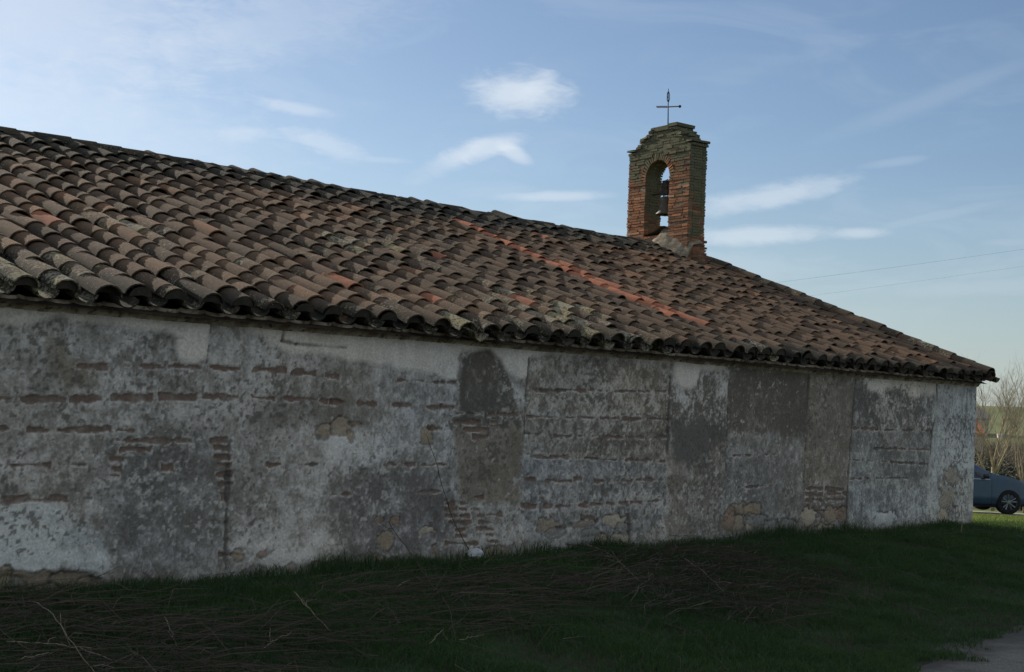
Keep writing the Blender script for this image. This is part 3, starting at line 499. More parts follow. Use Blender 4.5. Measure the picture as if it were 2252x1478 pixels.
# ---- roof tiles
m, q, b = newmat('clay_roof_tile'); co = obj_co(q)
tone = q.attr('tint'); new = q.attr('fresh'); lich = q.attr('lichen'); dk = q.attr('darkness')
f1 = q.noise(co, 9, 6, .65); f2 = q.noise(co, 34, 5, .65); f3 = q.noise(co, 110, 3, .6)
rampc = q.cramp(q.m('ADD', tone, q.m('MULTIPLY', q.m('SUBTRACT', f1, .5), .7)), ((0.0, (.056, .040, .029, 1)), (.28, (.104, .068, .044, 1)), (.5, (.152, .092, .055, 1)), (.74, (.212, .115, .062, 1)), (1.0, (.30, .14, .070, 1))))
base = rampc
base = q.mix(q.m('MULTIPLY', q.ramp(f2, .48, .70), .55), base, (.045, .042, .036, 1))
base = q.mix(new, base, q.mix(q.ramp(f1, .3, .7), (.31, .112, .060, 1), (.43, .165, .092, 1)))
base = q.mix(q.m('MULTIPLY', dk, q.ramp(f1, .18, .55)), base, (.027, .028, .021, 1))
lt = q.m('SUBTRACT', .80, q.m('MULTIPLY', lich, .34))
lm = q.ramp(q.m('ADD', q.m('MULTIPLY', f2, .62), q.m('MULTIPLY', q.noise(co, 5.5, 4, .6), .38)), q.m('SUBTRACT', lt, .05), q.m('ADD', lt, .03))
lc = q.mix(q.ramp(q.noise(co, 3.1, 3, .5), .42, .60), (.27, .255, .19, 1), (.27, .245, .13, 1))
base = q.mix(q.m('MULTIPLY', lm, .85), base, lc)
f4 = q.noise(co, 52, 3, .6); sp_ = q.m('SUBTRACT', .70, q.m('MULTIPLY', lich, .12))
base = q.mix(q.m('MULTIPLY', q.ramp(f4, sp_, q.m('ADD', sp_, .04)), .8), base, (.33, .32, .25, 1))
q.set(b.inputs['Base Color'], base); b.inputs['Roughness'].default_value = .92; b.inputs['Specular IOR Level'].default_value = .2
bump(q, b, q.m('ADD', q.m('ADD', f3, f2), q.m('MULTIPLY', lm, 1.2)), .65, .016); MAT_TILE = m

def tile_shape(n=9, m_=4, L=.46, r0=.122, r1=.098, th=.015, arch=.93):
    """clay barrel tile, wide end at t=0 (down slope), closed solid; local x across, y up slope, z out of the roof"""
    ang = np.linspace(0, np.pi, n); t = np.linspace(0, 1, m_)
    def sh(dr):
        r = r0+(r1-r0)*t+dr
        return np.stack([np.cos(ang)[None]*r[:, None], np.repeat((t*L)[:, None], n, 1), np.sin(ang)[None]*r[:, None]*.86*arch], -1)
    O = sh(0).reshape(-1, 3); I = sh(-th).reshape(-1, 3); V = np.concatenate([O, I]); k = m_*n
    i = np.arange(m_-1)[:, None]*n; j = np.arange(n-1)[None]
    Qo = np.stack([i+j, i+j+1, i+n+j+1, i+n+j], -1).reshape(-1, 4); Qi = (Qo+k)[:, ::-1]
    jj = np.arange(n-1); V = np.concatenate([V, O[:n], I[:n]]); lip = np.stack([2*k+jj, 2*k+n+jj, 2*k+n+jj+1, 2*k+jj+1], 1)   # own vertices: a crisp lip
    return V, np.concatenate([Qo, Qi, lip])
capV, capQ = tile_shape()
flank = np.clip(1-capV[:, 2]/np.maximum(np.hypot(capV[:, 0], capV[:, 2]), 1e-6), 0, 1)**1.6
panV, panQ = tile_shape(r0=.098, r1=.118); panV = panV*np.array([1, 1, -1.0]); panQ = panQ[:, ::-1]
class Tiles:
    def __init__(s): s.V = []; s.Q = []; s.t = []; s.f = []; s.l = []; s.d = []; s.n = 0
    def add(s, V, Q, t, f, l, d):
        s.V.append(V); s.Q.append(Q+s.n); s.n += len(V)
        for a, v in ((s.t, t), (s.f, f), (s.l, l), (s.d, d)): a.append(np.broadcast_to(np.float32(v), (len(V),)))
    def build(s, name, parent=None):
        c = np.concatenate
        return cpart(mesh(name, c(s.V), c(s.Q), MAT_TILE, smooth=True, attrs={'tint': ('FLOAT', c(s.t)), 'fresh': ('FLOAT', c(s.f)), 'lichen': ('FLOAT', c(s.l)), 'darkness': ('FLOAT', c(s.d))}), parent or chapel)
cs = 1/math.sqrt(1+SL*SL); sn = SL*cs
upv = np.array([0, cs, sn]); nrm = np.array([0, -sn, cs]); acr = np.array([1.0, 0, 0])
T = Tiles(); SP = 0.332; STEP = .32
ncol = int((XR+.02-XL)/SP)
Ltot = (RIDGE_Y+.2)/cs
roof_sag = lambda x, l: .045*(fbm(x, l, 3.4, 201, 3)-.5)-.03*np.sin(np.clip(l/Ltot, 0, 1)*np.pi)
def lay(x, l, V, Q, lift, yaw, tilt, roll, t, f, li, d):
    cy, sy = math.cos(yaw), math.sin(yaw)
    P = np.stack([V[:, 0]*cy-V[:, 1]*sy, V[:, 0]*sy+V[:, 1]*cy, V[:, 2]], 1)
    P[:, 2] += P[:, 1]*tilt+P[:, 0]*roll
    o = np.array([x, -.2, EZ0])+upv*l+nrm*(lift+float(roof_sag(np.array(x), np.array(l))))
    T.add(o+P[:, :1]*acr+P[:, 1:2]*upv+P[:, 2:]*nrm, Q, t, f, li, d)
red_i = None
for i in range(ncol+1):
    xc = XR-.03-i*SP
    phase = rng.uniform(-.09, .09); drift = rng.normal(0, .006)
    red = abs(xc-14.78) < SP/2+.001
    nrow = int(Ltot/STEP)+1
    for j in range(nrow):
        l = j*STEP+(phase+rng.normal(0, .032) if j else rng.normal(0, .03))
        if j and rng.random() < .02: l -= rng.uniform(.04, .10)      # slipped tile
        if l > Ltot-.12: continue
        y = -.2+l*cs
        wx_ = xc+.05*(float(fbm(np.array(l), np.array(xc), 2.0, 77, 2))-.5)+drift*l
        right = sst(np.array(xc), 12., 19.); up_ = l/Ltot
        darkness = float(np.clip(.12+.75*sst(np.array(up_), .72, .97)+.5*(fbm(np.array(xc), np.array(l), 2.2, 211, 3)-.45)+(.35 if (13 < xc < 19.6 and up_ > .83) else 0), 0, 1))
        if j == 0: darkness = max(darkness, .55+.3*float(right))
        li = float(np.clip(.56-.48*right-.30*up_+1.0*(fbm(np.array(xc), np.array(l), 1.5, 221, 3)-.5)+rng.normal(0, .14)+(.06 if j < 2 else 0), 0, 1))
        for cap in (1, 0):
            tn = np.clip(.40+.10*float(right)+rng.normal(0, .10)+.45*(float(fbm(np.array(xc), np.array(l), 2.6, 231, 3))-.5), 0, 1)
            fr = 0.0
            if cap and rng.random() < .006 and xc < 17: fr = .7
            if cap and abs(xc-14.78-SP) < SP/2 and .7 < y < 3.3 and rng.random() < .85: fr = .8
            if rng.random() < .05: tn = min(1, tn+.35)
            if red and .75 < y < 5.15 and (cap or True): fr = (1.0 if rng.random() < .96 else .6) if cap else .5
            s_, d_ = (darkness, li) if not (fr > .5) else (.0, li*.15)
            kw = dict(t=tn, f=fr, li=d_, d=s_)
            if cap:
                sc_ = rng.normal(1, .035); kw['d'] = np.clip(kw['d']+.75*flank*(1-.9*(fr > .5)), 0, 1)  # caps get darker down both flanks, pans darkest
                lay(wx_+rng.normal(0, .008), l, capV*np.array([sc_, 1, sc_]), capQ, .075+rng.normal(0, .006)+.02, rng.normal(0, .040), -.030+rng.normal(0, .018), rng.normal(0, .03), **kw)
            else:
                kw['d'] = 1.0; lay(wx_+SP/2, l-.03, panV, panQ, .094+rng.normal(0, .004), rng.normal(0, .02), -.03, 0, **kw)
    # mortar plug in the mouth of the eave tile
    th = np.linspace(0, np.pi, 9); rr = .105
    V = np.array([[math.cos(a)*rr, .018, math.sin(a)*rr*.85] for a in th]+[[0, .005, .02]])
    Q = np.array([[k, k+1, k+2, 9] for k in range(0, 8, 2)])
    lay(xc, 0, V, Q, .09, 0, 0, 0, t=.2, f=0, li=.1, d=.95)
# bed below the tiles (keeps light out), eave board and far slope
Vb = []; nx = 40
for x in np.linspace(XL-.05, XR+.03, nx):
    Vb += [(x, -.17, EZ0-.035), (x, RIDGE_Y, bed(RIDGE_Y)-.02), (x, 2*RIDGE_Y+.2, EZ0-.02)]
Vb = np.array(Vb); Fb = grid_faces(nx, 3); T.add(Vb, Fb, .2, 0, .2, .6)
nV = []; uu = np.linspace(XL-.05, XR+.05, 700)
rip = .055*np.abs(np.sin(uu/SP*np.pi))
for k, l in enumerate(np.linspace(0, 1, 3)):
    y = 2*RIDGE_Y+.2-l*(RIDGE_Y+.2); nV.append(np.stack([uu, np.full_like(uu, y), bed(y)+.06+rip], 1))
T.add(np.concatenate(nV), grid_faces(3, 700)[:, ::-1], .4, 0, .4, .3)
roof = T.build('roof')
# ridge and verge cap tiles
T = Tiles()
def caprow(p0, p1, name_seed, lift, r0=.135, r1=.115, step=.36, darkness=.75, li=.35):
    p0, p1 = np.array(p0, float), np.array(p1, float); d = p1-p0; Ln = np.linalg.norm(d); d /= Ln
    side = np.cross(d, [0, 0, 1.0]); side /= np.linalg.norm(side); nn = np.cross(side, d)
    V0, Q0 = tile_shape(r0=r0, r1=r1, L=.47)
    for k in range(int(Ln/step)+1):
        V = V0*np.array([rng.normal(1, .04), 1, rng.normal(1, .05)]); ya = rng.normal(0, .03); V = np.stack([V[:, 0]+V[:, 1]*ya, V[:, 1], V[:, 2]+V[:, 1]*(-.010+rng.normal(0, .006))], 1)
        c = p0+d*(k*step)+nn*(lift+rng.normal(0, .005))+side*rng.normal(0, .01)
        T.add(c+V[:, :1]*side+V[:, 1:2]*d+V[:, 2:]*nn, Q0, np.clip(rng.normal(.32, .15), 0, 1), 0, np.clip(rng.normal(li, .15), 0, 1), np.clip(rng.normal(darkness, .15), 0, 1))
ridge_z = bed(RIDGE_Y)
caprow((XR-.75, RIDGE_Y, ridge_z), (XL, RIDGE_Y, ridge_z), 1, .085, r0=.128, r1=.120, darkness=.9, li=.45)
# mortar bed under the ridge caps, lumpy
xs = np.arange(XL, XR, .05); mv = []
for x in xs:
    for a in np.linspace(-1, 1, 7):
        mv.append((x, RIDGE_Y+a*.26, ridge_z+.135-.13*abs(a)+.05*(float(fbm(np.array(x), np.array(a), .25, 5, 3))-.5)))
T.add(np.array(mv), grid_faces(len(xs), 7), .2, 0, .5, .95)
T.build('ridge_tiles', roof)
T = Tiles()
for sgn in (1, -1):
    y0 = -.22 if sgn > 0 else 2*RIDGE_Y+.22
    caprow((XR-.09, y0, EZ0), (XR-.09, RIDGE_Y, ridge_z), 2, .115, step=.34, r0=.15, r1=.13, darkness=.5, li=.35)
caprow((XR+.02, -.26, EZ0-.03), (XR+.02, .05, EZ0+.06), 3, .03, step=.6, r0=.10, r1=.085, darkness=.75, li=.2)
T.build('verge_tiles', roof)

# ------------------------------------------------------------------ bell gable
TH = R(11); E1 = np.array([math.sin(TH), math.cos(TH), 0]); E2 = np.array([math.cos(TH), -math.sin(TH), 0]); E3 = np.array([0, 0, 1.0])
BN = np.array([20.524, 5.206, 0.0]); BW, BT = 1.72, 0.40
AC, AR, SPZ = 0.886, 0.340, 5.985           # arch centre, radius, springing height
ROT = np.stack([E1, E2, E3], 1)             # columns: local axes
bl = lambda a, b_, z: BN+E1*a+E2*b_+E3*z
m, q, b = newmat('old_brick'); co = obj_co(q); tint = q.attr('tint')
f1 = q.noise(co, 14, 5, .65); f2 = q.noise(co, 70, 4, .6); f3 = q.noise(co, 3.2, 5, .65)
rampc = q.cramp(q.m('ADD', tint, q.m('MULTIPLY', q.m('SUBTRACT', f1, .5), .25)), ((0.0, (.075, .050, .037, 1)), (.45, (.175, .084, .048, 1)), (.75, (.31, .135, .066, 1)), (1.0, (.42, .24, .14, 1))))
mort = q.ramp(tint, 1.45, 1.55)
base = q.mix(mort, rampc, q.mix(q.ramp(f1, .35, .7), (.15, .125, .09, 1), (.27, .23, .165, 1)))
zz = q.n('ShaderNodeSeparateXYZ'); q.set(zz.inputs[0], co)
mm = q.m('ADD', q.m('ADD', q.m('MULTIPLY', q.m('SUBTRACT', zz.outputs[2], 6.0), .20), f3), q.m('MULTIPLY', q.m('SUBTRACT', f1, .5), .12))
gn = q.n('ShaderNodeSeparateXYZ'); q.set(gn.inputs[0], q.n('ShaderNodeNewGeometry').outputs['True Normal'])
mm = q.m('ADD', mm, q.m('MULTIPLY', q.ramp(gn.outputs[1], -.55, -.95), .20))      # moss, plus shade painted into faces turned from the sun
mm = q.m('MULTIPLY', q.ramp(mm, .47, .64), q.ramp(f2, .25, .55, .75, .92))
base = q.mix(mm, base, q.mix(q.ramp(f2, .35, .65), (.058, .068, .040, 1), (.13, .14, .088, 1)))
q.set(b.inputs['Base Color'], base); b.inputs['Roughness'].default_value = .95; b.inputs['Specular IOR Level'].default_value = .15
bump(q, b, q.m('ADD', f2, f1), .4, .006); MAT_BRICK = m
B = MB()
CH = 0.051
def outer(z):
    """left/right limits of the face at height z (pediment above the cornice)"""
    if z < 6.50: return 0.0, BW
    if z < 6.57: return -.035, BW+.035
    t = (z-6.57)/(6.86-6.57)
    if t < 1: return .15+.25*t, BW-.21-.38*t
    return .40, 1.13
z = 4.15; k = 0
while z < 6.93:
    lo, hi = outer(z+CH/2); zc = z+CH/2
    iv = [(lo, hi)]
    if 4.93 < zc < SPZ: iv = [(lo, AC-AR), (AC+AR, hi)]
    elif SPZ <= zc < SPZ+AR+.125:
        w_in = math.sqrt(max(0, (AR+.01)**2-(zc-SPZ)**2)) if zc-SPZ < AR+.01 else 0
        w_br = math.sqrt(max(0, (AR+.125)**2-(zc-SPZ)**2))
        iv = [(lo, AC-w_br), (AC+w_br, hi)]
        if w_in > 0:
            for c0, c1 in ((AC-w_br-.02, AC-w_in-.01), (AC+w_in+.01, AC+w_br+.02)):
                if c1 > c0: B.box(bl((c0+c1)/2, BT/2, zc), (c1-c0, BT-.04, CH), ROT, 2.0)
        else: B.box(bl(AC, BT/2, zc), (2*w_br, BT-.04, CH), ROT, 2.0)
    flare = .03*max(0, (4.80-zc)/.2)
    off = rng.uniform(0, 1); ct = rng.normal(0, .10); cpr = (rng.uniform(-.004, .010), rng.uniform(-.004, .010))
    for (a0, a1) in iv:
        if a1-a0 < .03: continue
        B.box(bl((a0+a1)/2, BT/2+flare/2, zc), (a1-a0-.010, BT-.010+flare, CH+.001), ROT, 2.0)
        L = .23
        for side in (0, 1):
            p = a0-off*L*.6
            while p < a1-.02:
                l_ = L*rng.uniform(.82, 1.12); s0, s1 = max(p, a0), min(p+l_, a1)
                if a1-s1 < .05: s1 = a1
                if s1-s0 > .03:
                    pr = cpr[side]+rng.uniform(-.004, .006); d_ = .10
                    if rng.random() < .05: pr -= .014
                    tn = np.clip(.50+rng.normal(0, .13)+ct-.22*sst(np.array(zc), 5.6, 6.5)+.14*sst(np.array(s0), .6, 1.7)*(1-sst(np.array(zc), 4.9, 5.6)), 0, 1)
                    ext0 = .008*rng.uniform(-.4, 1.2) if s0 == a0 else -.005; ext1 = .008*rng.uniform(-.4, 1.2) if s1 == a1 else -.005
                    if s0 == a0 and a0 == lo or s1 == a1 and a1 == hi: pr += .002
                    bb = (d_/2-pr) if side == 0 else (BT+flare-d_/2+pr)
                    B.box(bl((s0-ext0+s1+ext1)/2, bb, zc+rng.normal(0, .0015)), (s1-s0+ext0+ext1, d_, CH-.011+rng.normal(0, .001)), ROT, float(tn), .0022)
                p += l_+.001
        # bricks on the narrow faces and the jambs
        for a_, s_ in ((a0, 1), (a1, -1)):
            pr = rng.uniform(-.003, .009)
            B.box(bl(a_+s_*(.05-pr), BT/2+flare/2, zc), (.10, (BT+flare)*rng.uniform(.40, .5), CH-.011), ROT, float(np.clip(.45+rng.normal(0, .18), 0, 1)), .002)
    z += CH; k += 1
nv = 23
for i in range(nv):
    a = math.pi*(i+.5)/nv
    ca, sa = math.cos(a), math.sin(a)
    rad = np.stack([E1*ca+E3*sa, E2, -E1*sa+E3*ca], 1)
    for bb in (.055, BT-.055):
        B.box(bl(AC+ca*(AR+.062), bb-.004*rng.uniform(0, 2), SPZ+sa*(AR+.062)), (.122+rng.normal(0, .004), .12, .036+rng.normal(0, .002)), rad, float(np.clip(.72+rng.normal(0, .14), 0, 1)), .0015)
    B.box(bl(AC+ca*(AR+.066), BT/2, SPZ+sa*(AR+.066)), (.112, BT-.1, .050), rad, 1.9)
# broken capping slabs
for a0, a1, z_, t_ in ((1.10, .62, 6.905, .05), (.60, .36, 6.925, .06), (1.76, 1.48, 6.585, .03), (.10, -.06, 6.585, .035)):
    B.box(bl((a0+a1)/2, BT/2, z_), (a0-a1, BT+.05, t_), ROT, .12, .008)
for i in range(16):
    s_ = i % 2; t = (i//2+.5)/8
    a_ = (.20+.25*t) if s_ else (BW-.26-.38*t)
    for bb_ in (.0, .5, 1.0):
        B.box(bl(a_+rng.normal(0, .03), .07+bb_*(BT-.14)+rng.normal(0, .015), 6.60+.28*t+rng.normal(.008, .012)), (.15, .17, .045), ROT, float(rng.uniform(.05, .35)), .010)
for i in range(7):                                     # ragged steps at the foot of the outer corner
    B.box(bl(.10+rng.uniform(-.02, .08), BT-.02+min(.08, .022*i), 4.82-.055*i), (.26, .12, .040), ROT, float(rng.uniform(.2, .5)), .004)
# lime mortar flaunching at the foot
na, nb = 44, 12; V = []
for i in range(na):
    a = -.10+1.12*i/(na-1)
    ztop = np.interp(a, [-.1, .0, .25, .45, .60, .74, .86, 1.02], [4.74, 4.80, 4.90, 5.00, 5.10, 5.13, 5.00, 4.88])
    zbot = bed(min(RIDGE_Y, 5.206+a*.98))+.03
    for j in range(nb):
        t = j/(nb-1); nz_ = float(fbm(np.array(a), np.array(t), .16, 33, 4))-.5
        V.append(bl(a, .10-.46*t**1.1*(.6+.4*math.sin(math.pi*min(max((a+.1)/1.12, 0), 1)))-.05*nz_-(.02 if t > 0 else -.2), ztop+(zbot-ztop)*t**.85+.03*nz_))
MO = MB(); MO.add(np.array(V), grid_faces(na, nb)[:, ::-1], a=2.0)
V = []
for i in range(9):
    for j in range(9):
        V.append(bl(AC-AR-.03+(2*AR+.06)*i/8, -.03+(BT+.06)*j/8, 4.95+.13*math.exp(-((i/8-.22)/.3)**2)+.02*(float(fbm(np.array(i*.1), np.array(j*.1), .2, 3, 3))-.5)))
MO.add(np.array(V), grid_faces(9, 9)[:, ::-1], a=2.0)
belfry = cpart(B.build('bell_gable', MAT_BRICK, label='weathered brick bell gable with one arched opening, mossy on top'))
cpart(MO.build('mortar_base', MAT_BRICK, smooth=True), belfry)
m_iron = simple('rusty_iron', (.022, .019, .018, 1), (.06, .042, .034, 1), 40, .75, .3, .004, metal=.3)
Cx = MB(); c0 = bl(.87, .2, 6.90)
lean = -E1*(-.035)
P = lambda u, z_: c0+E1*u+E3*z_+E1*(.04*z_)
Cx.tube([P(0, 0), P(0, .3), P(.0, .80)], [.013, .011, .006], 6)
Cx.tube([P(.33, .505), P(0, .455), P(-.31, .415)], [.011, .013, .012], 6)
for uu_ in np.linspace(.05, .32, 9): Cx.tube([P(uu_-.01, .455+uu_*.15-.016), P(uu_+.01, .455+uu_*.15+.016)], .009, 5)
Cx.lathe([(0, -.03), (.022, -.018), (.03, 0), (.022, .018), (0, .03)], P(-.325, .413), 10)
for s_ in (-1, 1): Cx.tube([P(.012*s_, .55), P(.034*s_, .60), P(.030*s_, .69), P(.012*s_, .74)], .008, 5)
Cx.tube([P(.03, .72), P(.022, .62)], .008, 5)
Cx.lathe([(.05, 0), (.045, .03), (.016, .05)], c0-E3*.01, 10)
cpart(Cx.build('cross', m_iron, label='thin rusty iron cross with knobbed arm'), belfry)

m_bronze = simple('weathered_bronze', (.045, .044, .034, 1), (.10, .095, .07, 1), 12, .6, .3, .006, metal=.35)
m_oak = simple('dark_oak', (.024, .020, .017, 1), (.05, .042, .034, 1), 18, .85, .5)
bc = bl(AC-.02, .2, 5.33)
bell = empty('church_bell', tuple(bc), label='small weathered bell hanging in the arch of the brick gable', cat='bell')
inv = lambda o, r_: (setattr(o, 'parent', r_), setattr(o, 'matrix_parent_inverse', Matrix.Translation(-Vector(r_.location))))
M_ = MB(); M_.lathe([(.0, .335), (.04, .334), (.085, .318), (.100, .28), (.106, .20), (.118, .12), (.145, .05), (.182, .0), (.186, -.012), (.172, -.012), (.14, .04), (.10, .14), (.088, .27), (0, .30)], bc, 28)
inv(M_.build('bell_body', m_bronze, smooth=True), bell)
M_ = MB()
prof = [(-.09, .36), (.09, .36), (.11, .41), (.07, .46), (.085, .53), (.055, .59), (.06, .63), (-.06, .63), (-.055, .59), (-.085, .53), (-.07, .46), (-.11, .41)]
n_ = len(prof); V = [bc+E1*x+E3*z_-E2*.05 for x, z_ in prof]+[bc+E1*x+E3*z_+E2*.05 for x, z_ in prof]+[bc+E3*.5-E2*.05, bc+E3*.5+E2*.05]
Tt = [(i, (i+1) % n_, 2*n_) for i in range(n_)]+[(n_+(i+1) % n_, n_+i, 2*n_+1) for i in range(n_)]
M_.add(V, Q=[[i, n_+i, n_+(i+1) % n_, (i+1) % n_] for i in range(n_)], T=Tt)
inv(M_.build('headstock', m_oak), bell)
M_ = MB(); M_.tube([bc+E1*.40+E3*.40, bc-E1*.36+E3*.40], .016, 8)
for s_ in (-1, 1):
    M_.tube([bc+E1*s_*.06+E3*.325, bc+E1*s_*.07+E3*.42, bc+E1*s_*.065+E3*.5-E2*.055], .010, 6)
    th = np.linspace(0, 2*np.pi, 15); M_.tube([bc+E1*(s_*.10+.035*math.cos(t))+E3*(.60+.035*math.sin(t))-E2*.06 for t in th], .008, 5, caps=False)
inv(M_.build('iron_straps', m_iron), bell)
M_ = MB(); M_.tube([bc+E3*.29, bc+E3*.0, bc-E3*.04], [.010, .012, .014], 6); M_.lathe([(0, -.03), (.028, -.01), (.028, .012), (0, .03)], bc-E3*.01, 10)
inv(M_.build('clapper', m_iron), bell)

# ------------------------------------------------------------------ parked car
def parked_car():
    hd = np.array([.75, -.67]); hd /= np.linalg.norm(hd); rz = math.atan2(hd[1], hd[0])
    # local: x forward, y left, z up; front axle x=1.30, near (right) wheels at y=-.78
    wheel = np.array([35.29, 5.74]); fx, wy = 1.32, -.80
    off = np.array([hd[0]*fx-hd[1]*wy, hd[1]*fx+hd[0]*wy])
    loc = wheel-off; zg = float(ground_z(*wheel))+.045
    car = empty('parked_car', (loc[0], loc[1], zg), rz, label='dark blue hatchback parked beyond the corner of the chapel', cat='car')
    ml = lambda name, c, rough=.3, metal=0., coat=0.: None
    def pm(name, c, rough=.35, metal=0.0, coat=0.0, spec=.5):
        m, q, b = newmat(name); co = obj_co(q)
        f = q.noise(co, 3.0, 4, .6); q.set(b.inputs['Base Color'], q.mix(q.ramp(f, .3, .7), tuple(x*.88 for x in c[:3])+(1,), tuple(min(1, x*1.1) for x in c[:3])+(1,)))
        q.set(b.inputs['Roughness'], q.ramp(q.noise(co, 9, 3, .5), .2, .8, rough*.8, rough*1.2)); b.inputs['Metallic'].default_value = metal
        b.inputs['Coat Weight'].default_value = coat; b.inputs['Coat Roughness'].default_value = .08; b.inputs['Specular IOR Level'].default_value = spec; return m
    paint = pm('blue_car_paint', (.014, .044, .080), .45, .15, .25); glass = pm('car_glass', (.012, .016, .019), .06, 0, 0, .6)
    black = pm('black_trim', (.014, .014, .015), .55); rub = pm('tyre_rubber', (.014, .014, .014), .85, spec=.2)
    alloy = pm('alloy', (.20, .205, .21), .3, .8); dalloy = pm('dark_alloy', (.05, .05, .053), .35, .6); chrome = pm('chrome_strip', (.7, .7, .7), .15, 1); lamp = pm('headlight_lens', (.55, .6, .62), .08, 0, 1)
    X = np.array([-2.06, -2.00, -1.85, -1.5, -1.0, -.4, .2, .55, .95, 1.3, 1.65, 1.90, 2.05, 2.12])
    zb = np.array([.42, .30, .24, .20, .18, .18, .18, .18, .18, .18, .19, .21, .26, .36])
    zt = np.array([.86, 1.02, 1.22, 1.40, 1.475, 1.49, 1.43, 1.28, 1.06, .985, .905, .81, .70, .56])   # roof / bonnet
    zbelt = np.array([.80, .94, .97, .965, .95, .935, .925, .92, .925, .925, .87, .78, .66, .52])
    wb = np.array([.60, .76, .84, .885, .895, .895, .895, .895, .895, .885, .85, .77, .64, .45])
    wt = np.array([.50, .56, .585, .60, .615, .62, .62, .63, .70, .72, .68, .60, .48, .33])
    xs = np.linspace(X[0], X[-1], 150)
    def ip(a):
        v = np.interp(xs, X, a); k = np.array([1, 3, 5, 3, 1])/13.; return np.convolve(np.pad(v, 2, mode='edge'), k, 'valid')
    zb, zt, zbelt, wb, wt = map(ip, (zb, zt, zbelt, wb, wt))
    sec_t = np.linspace(0, 1, 49)
    def section(i):
        kp = np.array([[0, zb[i]], [wb[i]*.80, zb[i]], [wb[i]*.955, zb[i]+.07], [wb[i], zb[i]+.30*(zbelt[i]-zb[i])], [wb[i]*.985, zb[i]+.62*(zbelt[i]-zb[i])], [wb[i]*.965, zbelt[i]-.02],
                       [wt[i]+.10*(wb[i]-wt[i]) if zt[i]-zbelt[i] > .2 else wt[i]+.55*(wb[i]-wt[i]), zbelt[i]+.82*(zt[i]-zbelt[i])], [wt[i]*.80, zt[i]-.012], [0, zt[i]+.008]])
        d = np.array([0, .12, .18, .30, .42, .52, .76, .86, 1.0])
        p = np.stack([np.interp(sec_t, d, kp[:, 0]), np.interp(sec_t, d, kp[:, 1])], 1)
        kk = np.array([1, 2, 1])/4.
        for c in (0, 1): p[:, c] = np.convolve(np.pad(p[:, c], 1, mode='edge'), kk, 'valid')
        p[0, 0] = p[-1, 0] = 0; return p
    S = np.array([section(i) for i in range(len(xs))])       # (n,49,2)
    full = np.concatenate([S*np.array([-1, 1]), (S[:, ::-1]*np.array([1, 1]))[:, 1:-1]], 1)   # right side first
    n, k = full.shape[:2]
    V = np.concatenate([np.repeat(xs[:, None, None], k, 1), full], 2).reshape(-1, 3)
    i = np.arange(n-1)[:, None]*k; j = np.arange(k)[None]; jn = (j+1) % k
    Q = np.stack([i+j, i+k+j, i+k+jn, i+jn], -1).reshape(-1, 4)
    caps = [np.concatenate([[len(V)], [0]])]
    c0, c1 = len(V), len(V)+1
    V = np.concatenate([V, [[xs[0]-.01, 0, .6], [xs[-1]+.01, 0, .46]]])
    jj = np.arange(k); T_ = np.concatenate([np.stack([np.full(k, c0), jj, (jj+1) % k], 1), np.stack([np.full(k, c1), (n-1)*k+(jj+1) % k, (n-1)*k+jj], 1)])
    body = mesh('body', V, [Q, T_], paint, car, smooth=True)
    cutters = []
    for wx_ in (fx, -1.30):
        for s_ in (-1, 1):
            c = MB(); c.lathe([(0.0, -.16), (.372, -.16), (.372, .16), (0, .16)], (wx_, s_*.86, .315), 32, axis='y'); cutters.append(c.build('wheel_arch_cut', black))
    for c in cutters:
        c.parent = car
        md = body.modifiers.new('arch', 'BOOLEAN'); md.operation = 'DIFFERENCE'; md.object = c; md.solver = 'EXACT'
    bpy.context.view_layer.update(); dg = bpy.context.evaluated_depsgraph_get()
    nm = bpy.data.meshes.new_from_object(body.evaluated_get(dg)); body.modifiers.clear(); body.data = nm
    for c in cutters: bpy.data.objects.remove(c)
    for p_ in nm.polygons: p_.material_index = 0
    nm.materials.clear(); nm.materials.append(paint)
    # glass panels follow the body, a few mm proud
    def panel(name, x0, x1, t0, t1, mat, off=.006, sides=(-1, 1), parent=car, shear=0.0):
        ii = [a for a in range(n) if x0 <= xs[a] <= x1]; tt = [a for a in range(49) if t0 <= sec_t[a] <= t1]
        for s_ in sides:
            P_ = []
            for a in ii:
                for c in tt:
                    y_, z_ = S[a, c]; nrm_ = np.array([y_*.9, z_-.75]); nrm_ = nrm_/(np.linalg.norm(nrm_)+1e-6)
                    P_.append((xs[a]+shear*(sec_t[c]-t0), s_*(y_+nrm_[0]*off), z_+nrm_[1]*off))
            f = grid_faces(len(ii), len(tt)); f = f if s_ > 0 else f[:, ::-1]
            mesh(name, np.array(P_), f, mat, parent, smooth=True)
    panel('side_window', -.30, .38, .545, .74, glass); panel('side_window', -1.20, -.38, .545, .74, glass); panel('side_window', .43, .72, .545, .66, glass)
    panel('windscreen', .34, .98, .80, 1.0, glass, .008, (-1, 1))
    panel('rear_window', -1.98, -1.70, .80, 1.0, glass, .008, (-1, 1))
    panel('sill_trim', -.95, .92, .15, .20, black, .008)
    panel('front_bumper_trim', 1.72, 2.10, .10, .20, black, .012)
    panel('headlight', 1.78, 2.0, .46, .60, lamp, .012); panel('tail_light', -2.03, -1.90, .42, .56, pm('tail_lens', (.3, .01, .01), .2), .01)
    panel('grille', 2.02, 2.115, .30, .50, black, .012)
